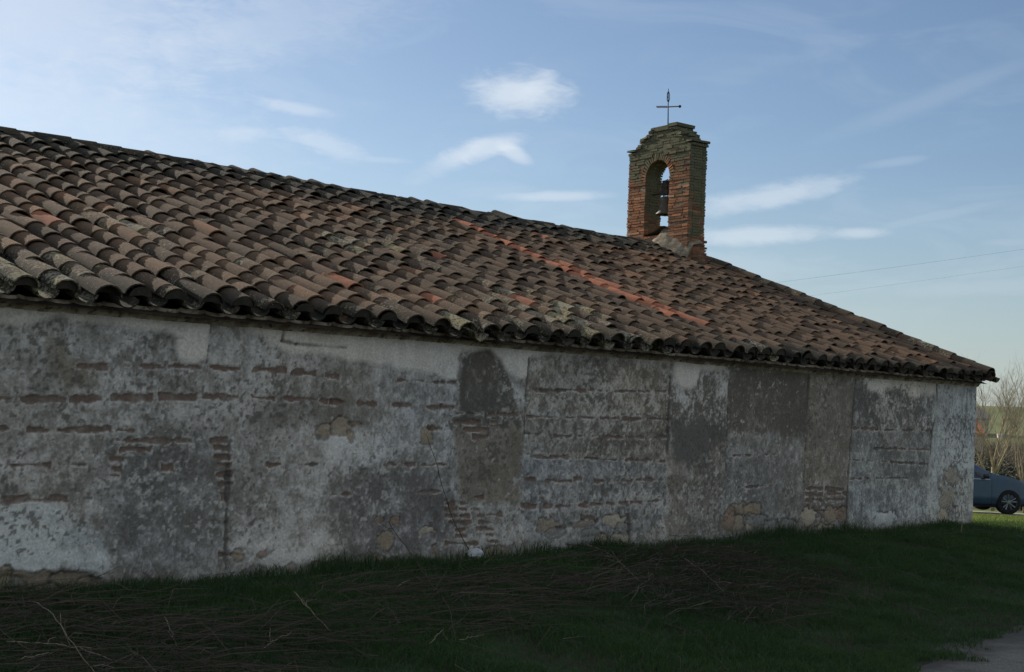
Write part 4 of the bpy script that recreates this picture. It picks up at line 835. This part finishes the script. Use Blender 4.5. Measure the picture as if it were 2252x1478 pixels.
    for s_ in (-1, 1):
        wt_ = MB(); wt_.tube([(xs[a_], s_*(S[a_, 25][0]+.004), S[a_, 25][1]) for a_ in range(n) if -1.2 < xs[a_] < .82], .009, 5); wt_.build('window_trim', chrome, car)
        for x0 in (-.34, .86):
            dm = MB(); ai = int(np.argmin(abs(xs-x0))); dm.tube([(xs[ai], s_*(S[ai, c][0]+.001), S[ai, c][1]) for c in range(9, 26)], .006, 4)
            dm.build('door_seam', black, car)
    for s_ in (-1, 1):
        mm_ = MB(); th = np.linspace(0, 2*np.pi, 12, endpoint=False)
        mm_.lathe([(0, -.09), (.055, -.085), (.08, -.03), (.085, .04), (.06, .08), (0, .085)], (0, 0, 0), 14)
        V_ = mm_.V[0][:, [2, 0, 1]]*np.array([.75, 1.25, .85]); mm_.V[0] = V_+np.array([.66, s_*.99, .985])
        mm_.tube([(.66, s_*.86, .945), (.66, s_*.95, .96)], .025, 6); mm_.build('door_mirror', black, car, smooth=True)
        hh = MB(); ai = int(np.argmin(abs(xs+.15))); y_ = S[ai, 22][0]
        hh.tube([(-.24, s_*(y_+.012), .80), (-.14, s_*(y_+.03), .803), (-.04, s_*(y_+.012), .80)], .014, 6); hh.build('door_handle', paint, car)
    for wx_ in (fx, -1.30):
        for s_ in (-1, 1):
            y0 = s_*.795
            t_ = MB(); t_.lathe([(.215, -.105), (.29, -.11), (.318, -.085), (.324, 0), (.318, .085), (.29, .11), (.215, .105)], (wx_, y0, .324), 36, axis='y')
            wheel_ = t_.build('tyre', rub, car, smooth=True)
            r_ = MB(); r_.lathe([(.222, -.10), (.226, .0), (.222, .10), (.205, .08), (.205, -.08), (.222, -.10)], (wx_, y0, .324), 36, axis='y'); r_.lathe([(0, .02*s_), (.21, .02*s_)], (wx_, y0, .324), 24, axis='y')
            r_.build('rim', dalloy, wheel_, smooth=False)
            sp_ = MB()
            for a in range(5):
                for d_ in (-.16, .16):
                    an = a*2*math.pi/5+.3+d_; an2 = a*2*math.pi/5+.3+d_*1.5
                    p0 = np.array([wx_+.045*math.cos(an), y0+s_*.075, .324+.045*math.sin(an)]); p1 = np.array([wx_+.205*math.cos(an2), y0+s_*.095, .324+.205*math.sin(an2)])
                    sp_.tube([p0, p1], [.016, .020], 5)
            sp_.lathe([(0, -.02), (.05, -.018), (.05, .018), (0, .02)], (wx_, y0+s_*.08, .324), 14, axis='y')
            sp_.build('spokes', alloy, wheel_)
    wl = MB()
    for wx_ in (fx, -1.30): wl.box((wx_, 0, .45), (.74, 1.30, .55))
    wl.build('underbody', black, car)
    return car
parked_car()

def gz(x, y): return float(ground_z(x, y))
# ------------------------------------------------------------------ far side of the valley
def proto_house(name, loc, rz, w, d, h, rh, wall_c, roof_c, label, cat='house', nwin=3, e_=.35):
    o = empty(name, loc, rz, label=label, cat=cat)
    mw = simple('house_wall', tuple(c*.85 for c in wall_c)+(1,), wall_c+(1,), 1.2, .95, .2); mr = simple('house_roof', tuple(c*.75 for c in roof_c)+(1,), roof_c+(1,), 1.5, .9, .4)
    mb = MB(); mb.add([(-w/2, -d/2, -1), (w/2, -d/2, -1), (w/2, d/2, -1), (-w/2, d/2, -1), (-w/2, -d/2, h), (w/2, -d/2, h), (w/2, d/2, h), (-w/2, d/2, h), (-w/2, 0, h+rh-.05), (w/2, 0, h+rh-.05)],
           Q=[[0, 1, 5, 4], [2, 3, 7, 6], [1, 2, 6, 5], [3, 0, 4, 7]], T=[[5, 6, 9], [7, 4, 8]])
    mb.build('wall', mw, o)
    rm = MB(); sl_ = rh/(d/2)
    for s_ in (-1, 1):
        y1 = s_*(d/2+e_); z1 = h-sl_*e_
        P_ = [(-w/2-e_, 0, h+rh), (w/2+e_, 0, h+rh), (w/2+e_, y1, z1), (-w/2-e_, y1, z1)]
        P_ = P_+[(x, y, z_+.16) for x, y, z_ in P_]
        rm.add(P_, Q=[[0, 1, 2, 3], [7, 6, 5, 4], [0, 4, 5, 1], [1, 5, 6, 2], [2, 6, 7, 3], [3, 7, 4, 0]])
    roof_ = rm.build('roof', mr, o)
    if nwin:
        ch = MB(); ch.box((w*.25, d*.12, h+rh), (.6, .5, 1.5)); ch.build('chimney', mw, roof_)
    mg = simple('dark_window', (.03, .035, .04, 1), (.05, .055, .06, 1), 2, .3, 0)
    for i in range(nwin):
        for s_ in (-1, 1):
            wm = MB(); wm.box((-w/2+w*(i+.5)/nwin, s_*(d/2+.01), h*.55), (.9, .08, 1.2)); wm.build('window', mg, o)
    return o
proto_house('house', (186.7, 84.25, gz(186.7, 84.25)), R(-46), 9.0, 6.5, 3.4, 1.5, (.36, .32, .26), (.52, .14, .075), 'low house with a bright orange red roof behind the bare tree')
proto_house('house', (243.2, 112.0, gz(243.2, 112.0)), R(-46), 12, 8, 3.0, 1.8, (.42, .40, .36), (.16, .175, .21), 'house with a dull blue grey roof on the far slope, left of the bare tree')
proto_house('shed', (240.2, 100.8, gz(240.2, 100.8)), R(-46), .6, .6, .55, .15, (.75, .74, .70), (.70, .70, .68), 'tiny white shed among brown brush across the valley', 'shed', 0, .05)

m_bark = simple('pale_bark', (.22, .175, .11, 1), (.40, .33, .215, 1), 9, .95, .4)
m_twig = simple('twig_bark', (.19, .165, .115, 1), (.31, .275, .20, 1), 5, .95, 0)
def bare_tree(loc, H, seed, label, stems=6, r0=.07, fork=.30, spread_=.34, group='bare winter trees'):
    r_ = random.Random(seed); o = empty('bare_tree', loc, 0, label=label, cat='tree', group=group)
    tr = MB(); tw = MB()
    def nrmz(v): return v/(np.linalg.norm(v)+1e-9)
    def grow(p, d, L, rad, lev, dest):
        pts = [p]; n_ = 6 if lev < 2 else 4
        for i in range(n_):
            d = nrmz(d+np.array([r_.gauss(0, .10), r_.gauss(0, .10), .10 if lev else .05])); pts.append(pts[-1]+d*L/n_)
        rr = np.linspace(rad, rad*.35, n_+1); dest.tube(pts, rr, 6 if lev < 1 else (5 if lev < 2 else 3), caps=False)
        if lev >= 3: return
        for _ in range((9, 8, 6)[lev] if lev < 3 else 0):
            t = r_.uniform(.25, .98); i = min(int(t*n_), n_-1); q_ = pts[i]+(pts[i+1]-pts[i])*(t*n_-i)
            a = r_.uniform(0, 2*math.pi); side = nrmz(np.cross(d, [math.cos(a), math.sin(a), .3]))
            grow(q_, nrmz(d*.8+side*r_.uniform(.35, .75)), L*r_.uniform(.32, .5), rr[i]*.55, lev+1, tw if lev >= 0 else dest)
    zt_ = H*fork; tr.tube([(0, 0, -.3), (.02, .01, zt_*.5), (0, .03, zt_)], [r0*1.3, r0, r0*.9], 8)
    for s_ in range(stems):
        a = 2*math.pi*s_/stems+r_.uniform(-.3, .3); z0 = zt_*r_.uniform(.45, 1.0)
        grow(np.array([0, 0, z0]), nrmz(np.array([math.cos(a)*spread_, math.sin(a)*spread_, 1.0])), (H-z0)*r_.uniform(.7, 1.0), r0*r_.uniform(.45, .7), 0, tr)
    tr.build('trunk', m_bark, o, smooth=True); tw.build('crown', m_twig, o)
bare_tree((44.1, 10.25, gz(44.1, 10.25)), 4.3, 5, 'bare pale barked tree with many upright stems rising behind the car', 7, .062, .33, .42)
bare_tree((42.2, 8.35, gz(42.2, 8.35)), 3.7, 9, 'bare thin tree at the right edge behind the car bonnet', 5, .04, .2, .35)
bare_tree((52.5, 15.2, gz(52.5, 15.2)), 3.9, 14, 'bare tree partly hidden by the chapel corner, left of the pale barked tree', 6, .05, .25, .35)

m_leaf = None
m, q, b = newmat('dark_foliage'); co = obj_co(q); q.set(b.inputs['Base Color'], q.mix(q.attr('tint'), (.022, .030, .017, 1), (.060, .068, .034, 1))); b.inputs['Roughness'].default_value = .8; m_leaf = m
def bush(loc, R_, H, n_, seed, label):
    rg = np.random.default_rng(seed); o = empty('bush', loc, 0, label=label, cat='bush', group='dark bushes below the chapel')
    cl = rg.normal(0, .42, (26, 3))*np.array([R_, R_, H*.45]); cl[:, 2] = np.abs(cl[:, 2]+H*.45); cr_ = rg.uniform(.14, .34, 26)*R_
    ci = rg.integers(0, 26, n_); c = cl[ci]+rg.normal(0, .55, (n_, 3))*cr_[ci][:, None]; c[:, 2] = np.abs(c[:, 2])
    s_ = rg.uniform(.03, .07, n_)*max(1, R_*.8); a = rg.normal(0, 1, (n_, 3)); a /= np.linalg.norm(a, axis=1)[:, None]; bb = np.cross(a, rg.normal(0, 1, (n_, 3))); bb /= np.linalg.norm(bb, axis=1)[:, None]
    V = np.stack([c-a*s_[:, None], c+bb*s_[:, None]*.5, c+a*s_[:, None], c-bb*s_[:, None]*.5], 1).reshape(-1, 3)
    mesh('foliage', V, np.arange(4*n_).reshape(-1, 4), m_leaf, o, attrs={'tint': ('FLOAT', np.repeat(rg.random(n_), 4))})
    st = MB()
    for _ in range(9): st.tube([(0, 0, -.2), tuple(cl[rg.integers(0, 26)]*.6), tuple(cl[rg.integers(0, 26)])], [.03, .02, .008], 5)
    st.build('stem', m_twig, o)
for (x, y, R_, H, s_, lb) in ((66.5, 21.0, 1.5, 2.5, 1, 'dark rounded bush at the right edge below the hillside'), (56.0, 18.3, 1.3, 2.2, 2, 'dark bush close beside the chapel corner above the car roof'),
                              (74.0, 24.6, 2.0, 2.6, 3, 'dark broad bush between the two bare trees'), (50.5, 11.6, .8, 1.0, 4, 'low green bush just above the car bonnet')):
    bush((x, y, gz(x, y)), R_, H, 5200, s_, lb)
# brown brush on the valley side: nobody could count it
N = 5200; rr = rng.uniform(56, 245, N)**1.0; lat = rng.uniform(-.10, .10, N)*rr
rd = np.array([.909, .418]); pd = np.array([-.418, .909])
cx = rd[0]*rr+pd[0]*lat*1.0; cy = -10.3+rd[1]*rr+pd[1]*lat
V = []; Fq = []; tn = []
nt_ = 9
bx = np.repeat(cx, nt_)+rng.normal(0, .5, N*nt_); by = np.repeat(cy, nt_)+rng.normal(0, .5, N*nt_); bz = ground_z(bx, by)-.05
ht = np.repeat(rng.uniform(.5, 1.7, N), nt_)*rng.uniform(.5, 1.2, N*nt_)*np.repeat(np.clip(rr/120, .5, 1.3), nt_)
wd = np.repeat(np.clip(rr/90, .5, 2.2)*.012, nt_)
dx, dy = rng.normal(0, .4, N*nt_)*ht, rng.normal(0, .4, N*nt_)*ht
ang = rng.uniform(0, np.pi, N*nt_); sx, sy = np.cos(ang)*wd, np.sin(ang)*wd
A0 = np.stack([bx-sx, by-sy, bz], 1); A1 = np.stack([bx+sx, by+sy, bz], 1); A2 = np.stack([bx+sy, by-sx, bz], 1); TP = np.stack([bx+dx, by+dy, bz+ht], 1)
V = np.stack([A0, A1, A2, TP], 1).reshape(-1, 3); base_i = np.arange(N*nt_)*4
Ft = np.concatenate([np.stack([base_i, base_i+1, base_i+3], 1), np.stack([base_i+1, base_i+2, base_i+3], 1), np.stack([base_i+2, base_i, base_i+3], 1)])
m, q, b = newmat('brush'); q.set(b.inputs['Base Color'], q.mix(q.attr('tint'), (.055, .045, .035, 1), (.20, .155, .11, 1))); b.inputs['Roughness'].default_value = 1
mesh('brushwood', V, Ft, m, kind='stuff', attrs={'tint': ('FLOAT', np.repeat(rng.random(N*nt_)**1.5, 4))}, label='brown leafless brush covering the valley side', cat='brush')

# overhead wires
def wire(p0, p1, sag, rad, label):
    t = np.linspace(0, 1, 60); P_ = np.array(p0)[None]*(1-t)[:, None]+np.array(p1)[None]*t[:, None]; P_[:, 2] -= sag*4*t*(1-t)
    w = MB(); w.tube(P_, rad, 5); w.build('overhead_wire', simple('wire', (.10, .11, .12, 1), (.14, .15, .16, 1), 1, .6, 0), label=label, cat='wire', group='overhead wires')
wire((66.0, 7.5, 11.35), (38.0, 36.7, 4.55), 0.35, .0032, 'thin overhead wire crossing the sky above the roof verge, the upper one')
wire((66.0, 7.5, 10.65), (38.0, 36.7, 3.75), 0.35, .0022, 'fainter overhead wire just below the other wire')

# ------------------------------------------------------------------ grass, dead weeds, stalks
def ground_ao(x, y): return fbm(x, y, .9, 301, 3)
ZA = [(5.35, 0.3), (6.08, -0.71), (6.44, -2.36), (5.65, -2.97), (3.5, -2.6), (3.5, 0.3)]
ZB = [(7.48, -0.86), (9.92, -0.98), (10.21, -1.88), (7.88, -2.68), (6.61, -2.56), (6.53, -1.85)]
ZC = [(11.41, -0.43), (13.51, -0.58), (13.62, -2.26), (10.56, -3.41), (9.98, -2.34)]
def in_weeds(x, y):
    wx_ = x+(fbm(x, y, .8, 311, 3)-.5)*1.0; wy_ = y+(fbm(x, y, .8, 321, 3)-.5)*1.0
    return pip(ZA, wx_, wy_) | pip(ZB, wx_, wy_) | pip(ZC, wx_, wy_)
def path_edge(x): return np.interp(x, [-5, 6, 9, 12, 18, 30], [-5.6, -5.5, -5.2, -4.73, -4.65, -5.85])
def blades(x, y, h, wdt, lean, tint):
    n_ = len(x); z_ = ground_z(x, y)-.01; a = rng.uniform(0, 2*np.pi, n_); la = rng.uniform(0, 2*np.pi, n_)
    sx, sy = np.cos(a)*wdt/2, np.sin(a)*wdt/2; lx, ly = np.cos(la)*lean*h, np.sin(la)*lean*h
    P_ = [np.stack([x-sx, y-sy, z_], 1), np.stack([x+sx, y+sy, z_], 1), np.stack([x-sx*.8+lx*.35, y-sy*.8+ly*.35, z_+h*.6], 1), np.stack([x+sx*.8+lx*.35, y+sy*.8+ly*.35, z_+h*.6], 1), np.stack([x+lx, y+ly, z_+h*(1-.25*lean)], 1)]
    V = np.stack(P_, 1).reshape(-1, 3); k = np.arange(n_)*5
    return V, np.stack([k, k+1, k+3, k+2], 1), np.stack([k+2, k+3, k+4], 1), np.repeat(tint, 5)
def sample(n_, x0, x1, y0, y1): return rng.uniform(x0, x1, n_), rng.uniform(y0, y1, n_)
xs_, ys_ = sample(330000, 3.0, 24, -5.6, .02)
pt = fbm(xs_, ys_, .7, 331, 4); wd_ = in_weeds(xs_, ys_)
keep = (ys_ > path_edge(xs_)+.9*(fbm(xs_, ys_, .45, 341, 4)-.5)-.12) & (rng.random(len(xs_)) < np.where(wd_, 1.0, .35+.65*sst(pt, .35, .6))) & (ys_ < -.02)
keep &= ((xs_-0)*.69-(ys_+10.3)*.72) > -.42*((xs_)*.72+(ys_+10.3)*.69)
xs_, ys_, pt = xs_[keep], ys_[keep], pt[keep]
nearw = np.exp(ys_/.30); edge = sst(ys_-path_edge(xs_), 0, .6)
h_ = (.035+.055*rng.random(len(xs_))+.05*sst(pt, .45, .7)+.07*nearw*rng.random(len(xs_))+.20*np.exp(ys_/.22)*sst(fbm(xs_, ys_*0, .55, 361, 3), .5, .72)*rng.random(len(xs_)))*(.7+.3*edge)
G1 = blades(xs_, ys_, h_, rng.uniform(.004, .009, len(xs_)), rng.uniform(.2, .9, len(xs_)), np.clip(.25+.5*fbm(xs_, ys_, 1.2, 351, 3)+rng.normal(0, .15, len(xs_))-.3, 0, 1)*.9)
xl, yl = sample(90000, 20.5, 41, -5, 9)
rl = xl*UX+(yl+10.3)*UY
kp = ((xl > 21.7) | (yl < -.05)) & (rl > 20) & (xl > 21) & (np.abs(((xl-37.2)*.67+(yl-5.7)*.75)) > 0) & (((xl-37.2)*.67+(yl-5.7)*.75) < -2.0) & (rng.random(len(xl)) < np.where(xl < 34, 1, .6))
xl, yl = xl[kp], yl[kp]
G2 = blades(xl, yl, rng.uniform(.04, .12, len(xl)), rng.uniform(.008, .018, len(xl)), rng.uniform(.2, .9, len(xl)), np.clip(rng.normal(.86, .12, len(xl)), 0, 1))  # lighter tints: sunlight painted into the blades past the gable
V = np.concatenate([G1[0], G2[0]]); o_ = len(G1[0])
m, q, b = newmat('grass_blade'); t_ = q.attr('tint')
rampc = q.cramp(t_, ((0.0, (.034, .064, .026, 1)), (.5, (.058, .105, .034, 1)), (.80, (.115, .155, .042, 1)), (1.0, (.19, .205, .075, 1))))
q.set(b.inputs['Base Color'], rampc); tb = q.n('ShaderNodeBsdfTranslucent'); q.set(tb.inputs[0], q.mix(1.0, rampc, (1.15, 1.25, .8, 1), 'MULTIPLY'))
ms = q.n('ShaderNodeMixShader'); ms.inputs[0].default_value = .45; m.node_tree.links.new(b.outputs[0], ms.inputs[1]); m.node_tree.links.new(tb.outputs[0], ms.inputs[2])
m.node_tree.links.new(ms.outputs[0], [n_ for n_ in m.node_tree.nodes if n_.type == 'OUTPUT_MATERIAL'][0].inputs[0])
b.inputs['Roughness'].default_value = .7; b.inputs['Specular IOR Level'].default_value = .25
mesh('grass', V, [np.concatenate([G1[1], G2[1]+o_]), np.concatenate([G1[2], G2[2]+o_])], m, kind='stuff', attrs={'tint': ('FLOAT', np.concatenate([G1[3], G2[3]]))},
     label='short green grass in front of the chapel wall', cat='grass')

def stems(n_, zone, lmin, lmax, rad, el_max, dirmean, dirsd):
    x0, x1 = min(p[0] for p in zone), max(p[0] for p in zone); y0, y1 = min(p[1] for p in zone), max(p[1] for p in zone)
    x, y = sample(n_*4, x0-.4, x1+.4, y0-.4, y1+.2); ok = pip(zone, x+(fbm(x, y, .8, 311, 3)-.5), y+(fbm(x, y, .8, 321, 3)-.5)) & (y < -.05) & (y > path_edge(x)+.25); x, y = x[ok][:n_], y[ok][:n_]; n_ = len(x)
    a = rng.normal(dirmean, dirsd, n_); el = np.abs(rng.normal(0, el_max, n_)); L = rng.uniform(lmin, lmax, n_); z0 = ground_z(x, y)+rng.uniform(.0, .13, n_)
    d = np.stack([np.cos(a)*np.cos(el), np.sin(a)*np.cos(el), np.sin(el)], 1); p0 = np.stack([x, y, z0], 1)
    cv_ = np.stack([-np.sin(a), np.cos(a), rng.normal(0, .3, n_)], 1)*rng.normal(0, .07, n_)[:, None]
    ring = []; tt = (0, .5, 1.0); sd = np.stack([-np.sin(a), np.cos(a), 0*a], 1); up_ = np.cross(sd, d)
    for ti, t in enumerate(tt):
        c = p0+d*(L*t)[:, None]+cv_*(4*t*(1-t))-np.array([0, 0, .10])*t*t*L[:, None]
        c[:, 2] = np.maximum(c[:, 2], ground_z(c[:, 0], np.minimum(c[:, 1], -.02))+.01); c[:, 1] = np.minimum(c[:, 1], -.03)
        r_ = rad*(1-.55*t)*rng.uniform(.6, 1.3, n_)[:, None]
        for an in (0, 2.09, 4.19): ring.append(c+sd*r_*math.cos(an)+up_*r_*math.sin(an))
    V = np.stack(ring, 1).reshape(-1, 3); k = (np.arange(n_)*9)[:, None]
    F_ = np.concatenate([np.concatenate([k+s*3+i, k+s*3+(i+1) % 3, k+(s+1)*3+(i+1) % 3, k+(s+1)*3+i], 1) for s in (0, 1) for i in range(3)])
    return V, F_, np.repeat(rng.random(n_), 9)
W = [stems(650, ZA, .25, .9, .0032, .16, -.9, .8), stems(420, ZB, .25, .9, .0032, .15, -.4, .8), stems(750, ZC, .3, 1.1, .0034, .16, -2.3, .45)]
alln = [(3.0, -.05), (22, -.05), (22, -5.2), (3, -5.2)]
W.append(stems(700, alln, .15, .5, .0026, .35, 0, 2.0))
Vw, Fw, Tw, o_ = [], [], [], 0
for v_, f_, t_ in W: Vw.append(v_); Fw.append(f_+o_); Tw.append(t_); o_ += len(v_)
m, q, b = newmat('dead_stem'); rampc = q.cramp(q.attr('tint'), ((0.0, (.036, .028, .023, 1)), (.6, (.066, .048, .038, 1)), (.98, (.085, .064, .048, 1)), (1.0, (.12, .097, .07, 1))))
q.set(b.inputs['Base Color'], rampc); b.inputs['Roughness'].default_value = .9
mesh('dead_weeds', np.concatenate(Vw), np.concatenate(Fw), m, kind='stuff', attrs={'tint': ('FLOAT', np.concatenate(Tw))}, label='matted reddish brown dead weed stems flattened on the grass', cat='weeds')

m_dstalk = simple('dark_stalk', (.045, .037, .030, 1), (.085, .068, .052, 1), 12, .9, 0); m_pstalk = simple('pale_straw', (.15, .125, .09, 1), (.25, .21, .15, 1), 12, .9, 0)
def stalk(pts, rad, mat, label, twigs=0, name='dry_stalk', rise=0.0):
    pts = np.array(pts, float)
    d = np.r_[0, np.cumsum(np.linalg.norm(np.diff(pts, axis=0), axis=1))]; t = np.linspace(0, d[-1], 14)
    P_ = np.stack([np.interp(t, d, pts[:, i]) for i in range(3)], 1)
    k_ = np.array([1, 2, 3, 2, 1])/9.
    for i in range(3): P_[1:-1, i] = np.convolve(np.pad(P_[:, i], 2, mode='edge'), k_, 'valid')[1:-1]
    P_[1:-1] += rng.normal(0, .004, (12, 3))
    s_ = MB(); s_.tube(P_, np.linspace(rad, rad*.5, 14)*.72, 6)
    for i in range(twigs):
        j = rng.integers(3, 13); dd = rng.normal(0, 1, 3); dd[2] = abs(dd[2]); s_.tube([P_[j], P_[j]+dd*.05, P_[j]+dd*.08+(P_[-1]-P_[0])*.05], [rad*.5, rad*.4, rad*.25], 4)
    s_.build(name, mat, smooth=True, label=label, cat='plant stalk', group='dry weed stalks')
D_, P__ = m_dstalk, m_pstalk
stalk([(10.12, -.12, .05), (9.80, -.06, .50), (9.66, -.05, .89), (9.46, -.05, 1.29)], .007, D_, 'tall thin dark stalk leaning on the wall left of the white stone', 5)
stalk([(8.28, -1.58, -.04), (8.07, -1.63, .14), (7.80, -1.68, .40), (7.52, -1.73, .66)], .007, D_, 'long dark stalk slanting up left across the lower wall above the matted weeds', 3)
stalk([(8.12, -1.75, .02), (7.7, -2.3, .0), (7.24, -2.85, -.12)], .006, D_, 'dark stalk lying across the weeds in line with the slanting one')
stalk([(10.68, -1.79, .0), (11.3, -1.0, .10), (11.95, -.12, .12)], .006, P__, 'forked pale stalk lying from the grass up to the wall foot below the brick courses', 6)
stalk([(4.95, -.79, .09), (4.92, -1.09, .10), (4.57, -2.14, .0), (4.45, -2.64, -.1)], .006, P__, 'longest pale stalk in the weeds at the lower left, running down the picture', 3)
stalk([(4.35, -1.67, -.02), (4.56, -2.05, .0), (4.73, -2.32, -.08)], .006, P__, 'pale bright stalk lying level across the lower left weeds', 4)
stalk([(4.21, -2.09, -.06), (4.44, -2.11, -.03)], .005, P__, 'short pale stalk near the lower left corner')
stalk([(5.57, -1.59, .03), (5.35, -2.09, -.08)], .006, P__, 'short bleached stalk standing out on the dark grass left of the middle', 2)
stalk([(6.85, -1.40, .10), (6.53, -2.26, -.06)], .006, P__, 'pale brown stalk angled through the grass below the bricked doorway', 4)
stalk([(5.83, -2.39, -.10), (6.17, -2.28, -.03)], .005, P__, 'thin bent pale stalk low in the green patch at the bottom', 1)
stalk([(8.11, -1.20, .03), (8.36, -1.09, .07)], .006, P__, 'short bleached stick lying just below the stained wall foot')
stalk([(7.05, -2.77, -.13), (7.34, -2.61, -.07)], .005, P__, 'pale straw angled upward at the bottom middle')
stalk([(7.35, -2.77, -.13), (7.59, -2.79, -.11)], .005, P__, 'pale straw lying flat at the bottom middle')
stalk([(11.80, -1.49, .12), (11.45, -2.0, .06), (11.07, -2.52, -.06)], .006, P__, 'pale stem among the dark weeds right of the middle', 4)
stalk([(19.6, -.70, -.05), (19.63, -.69, .20), (19.61, -.68, .40)], .011, P__, 'thin pale upright stem in the grass near the far wall corner', 0)
# white stone at the wall foot
sm = MB(); n1_, n2_ = 14, 18; V = []
for i in range(n1_):
    ph_ = math.pi*i/(n1_-1)
    for j in range(n2_):
        th_ = 2*math.pi*j/n2_; k_ = 1+.45*(float(fbm(np.array(ph_+7), np.array(math.cos(th_)*1.3+math.sin(th_)), .8, 401, 3))-.5)
        V.append((10.10+.105*k_*math.sin(ph_)*math.cos(th_), -.13+.07*k_*math.sin(ph_)*math.sin(th_), .115+.050*k_*math.cos(ph_)))
Q = [[i*n2_+j, (i+1)*n2_+j, (i+1)*n2_+(j+1) % n2_, i*n2_+(j+1) % n2_] for i in range(n1_-1) for j in range(n2_)]
sm.add(V, Q); sm.build('stone', simple('pale_stone', (.38, .39, .39, 1), (.52, .53, .53, 1), 14, .9, .5), label='flat white stone lying against the foot of the wall', cat='stone')
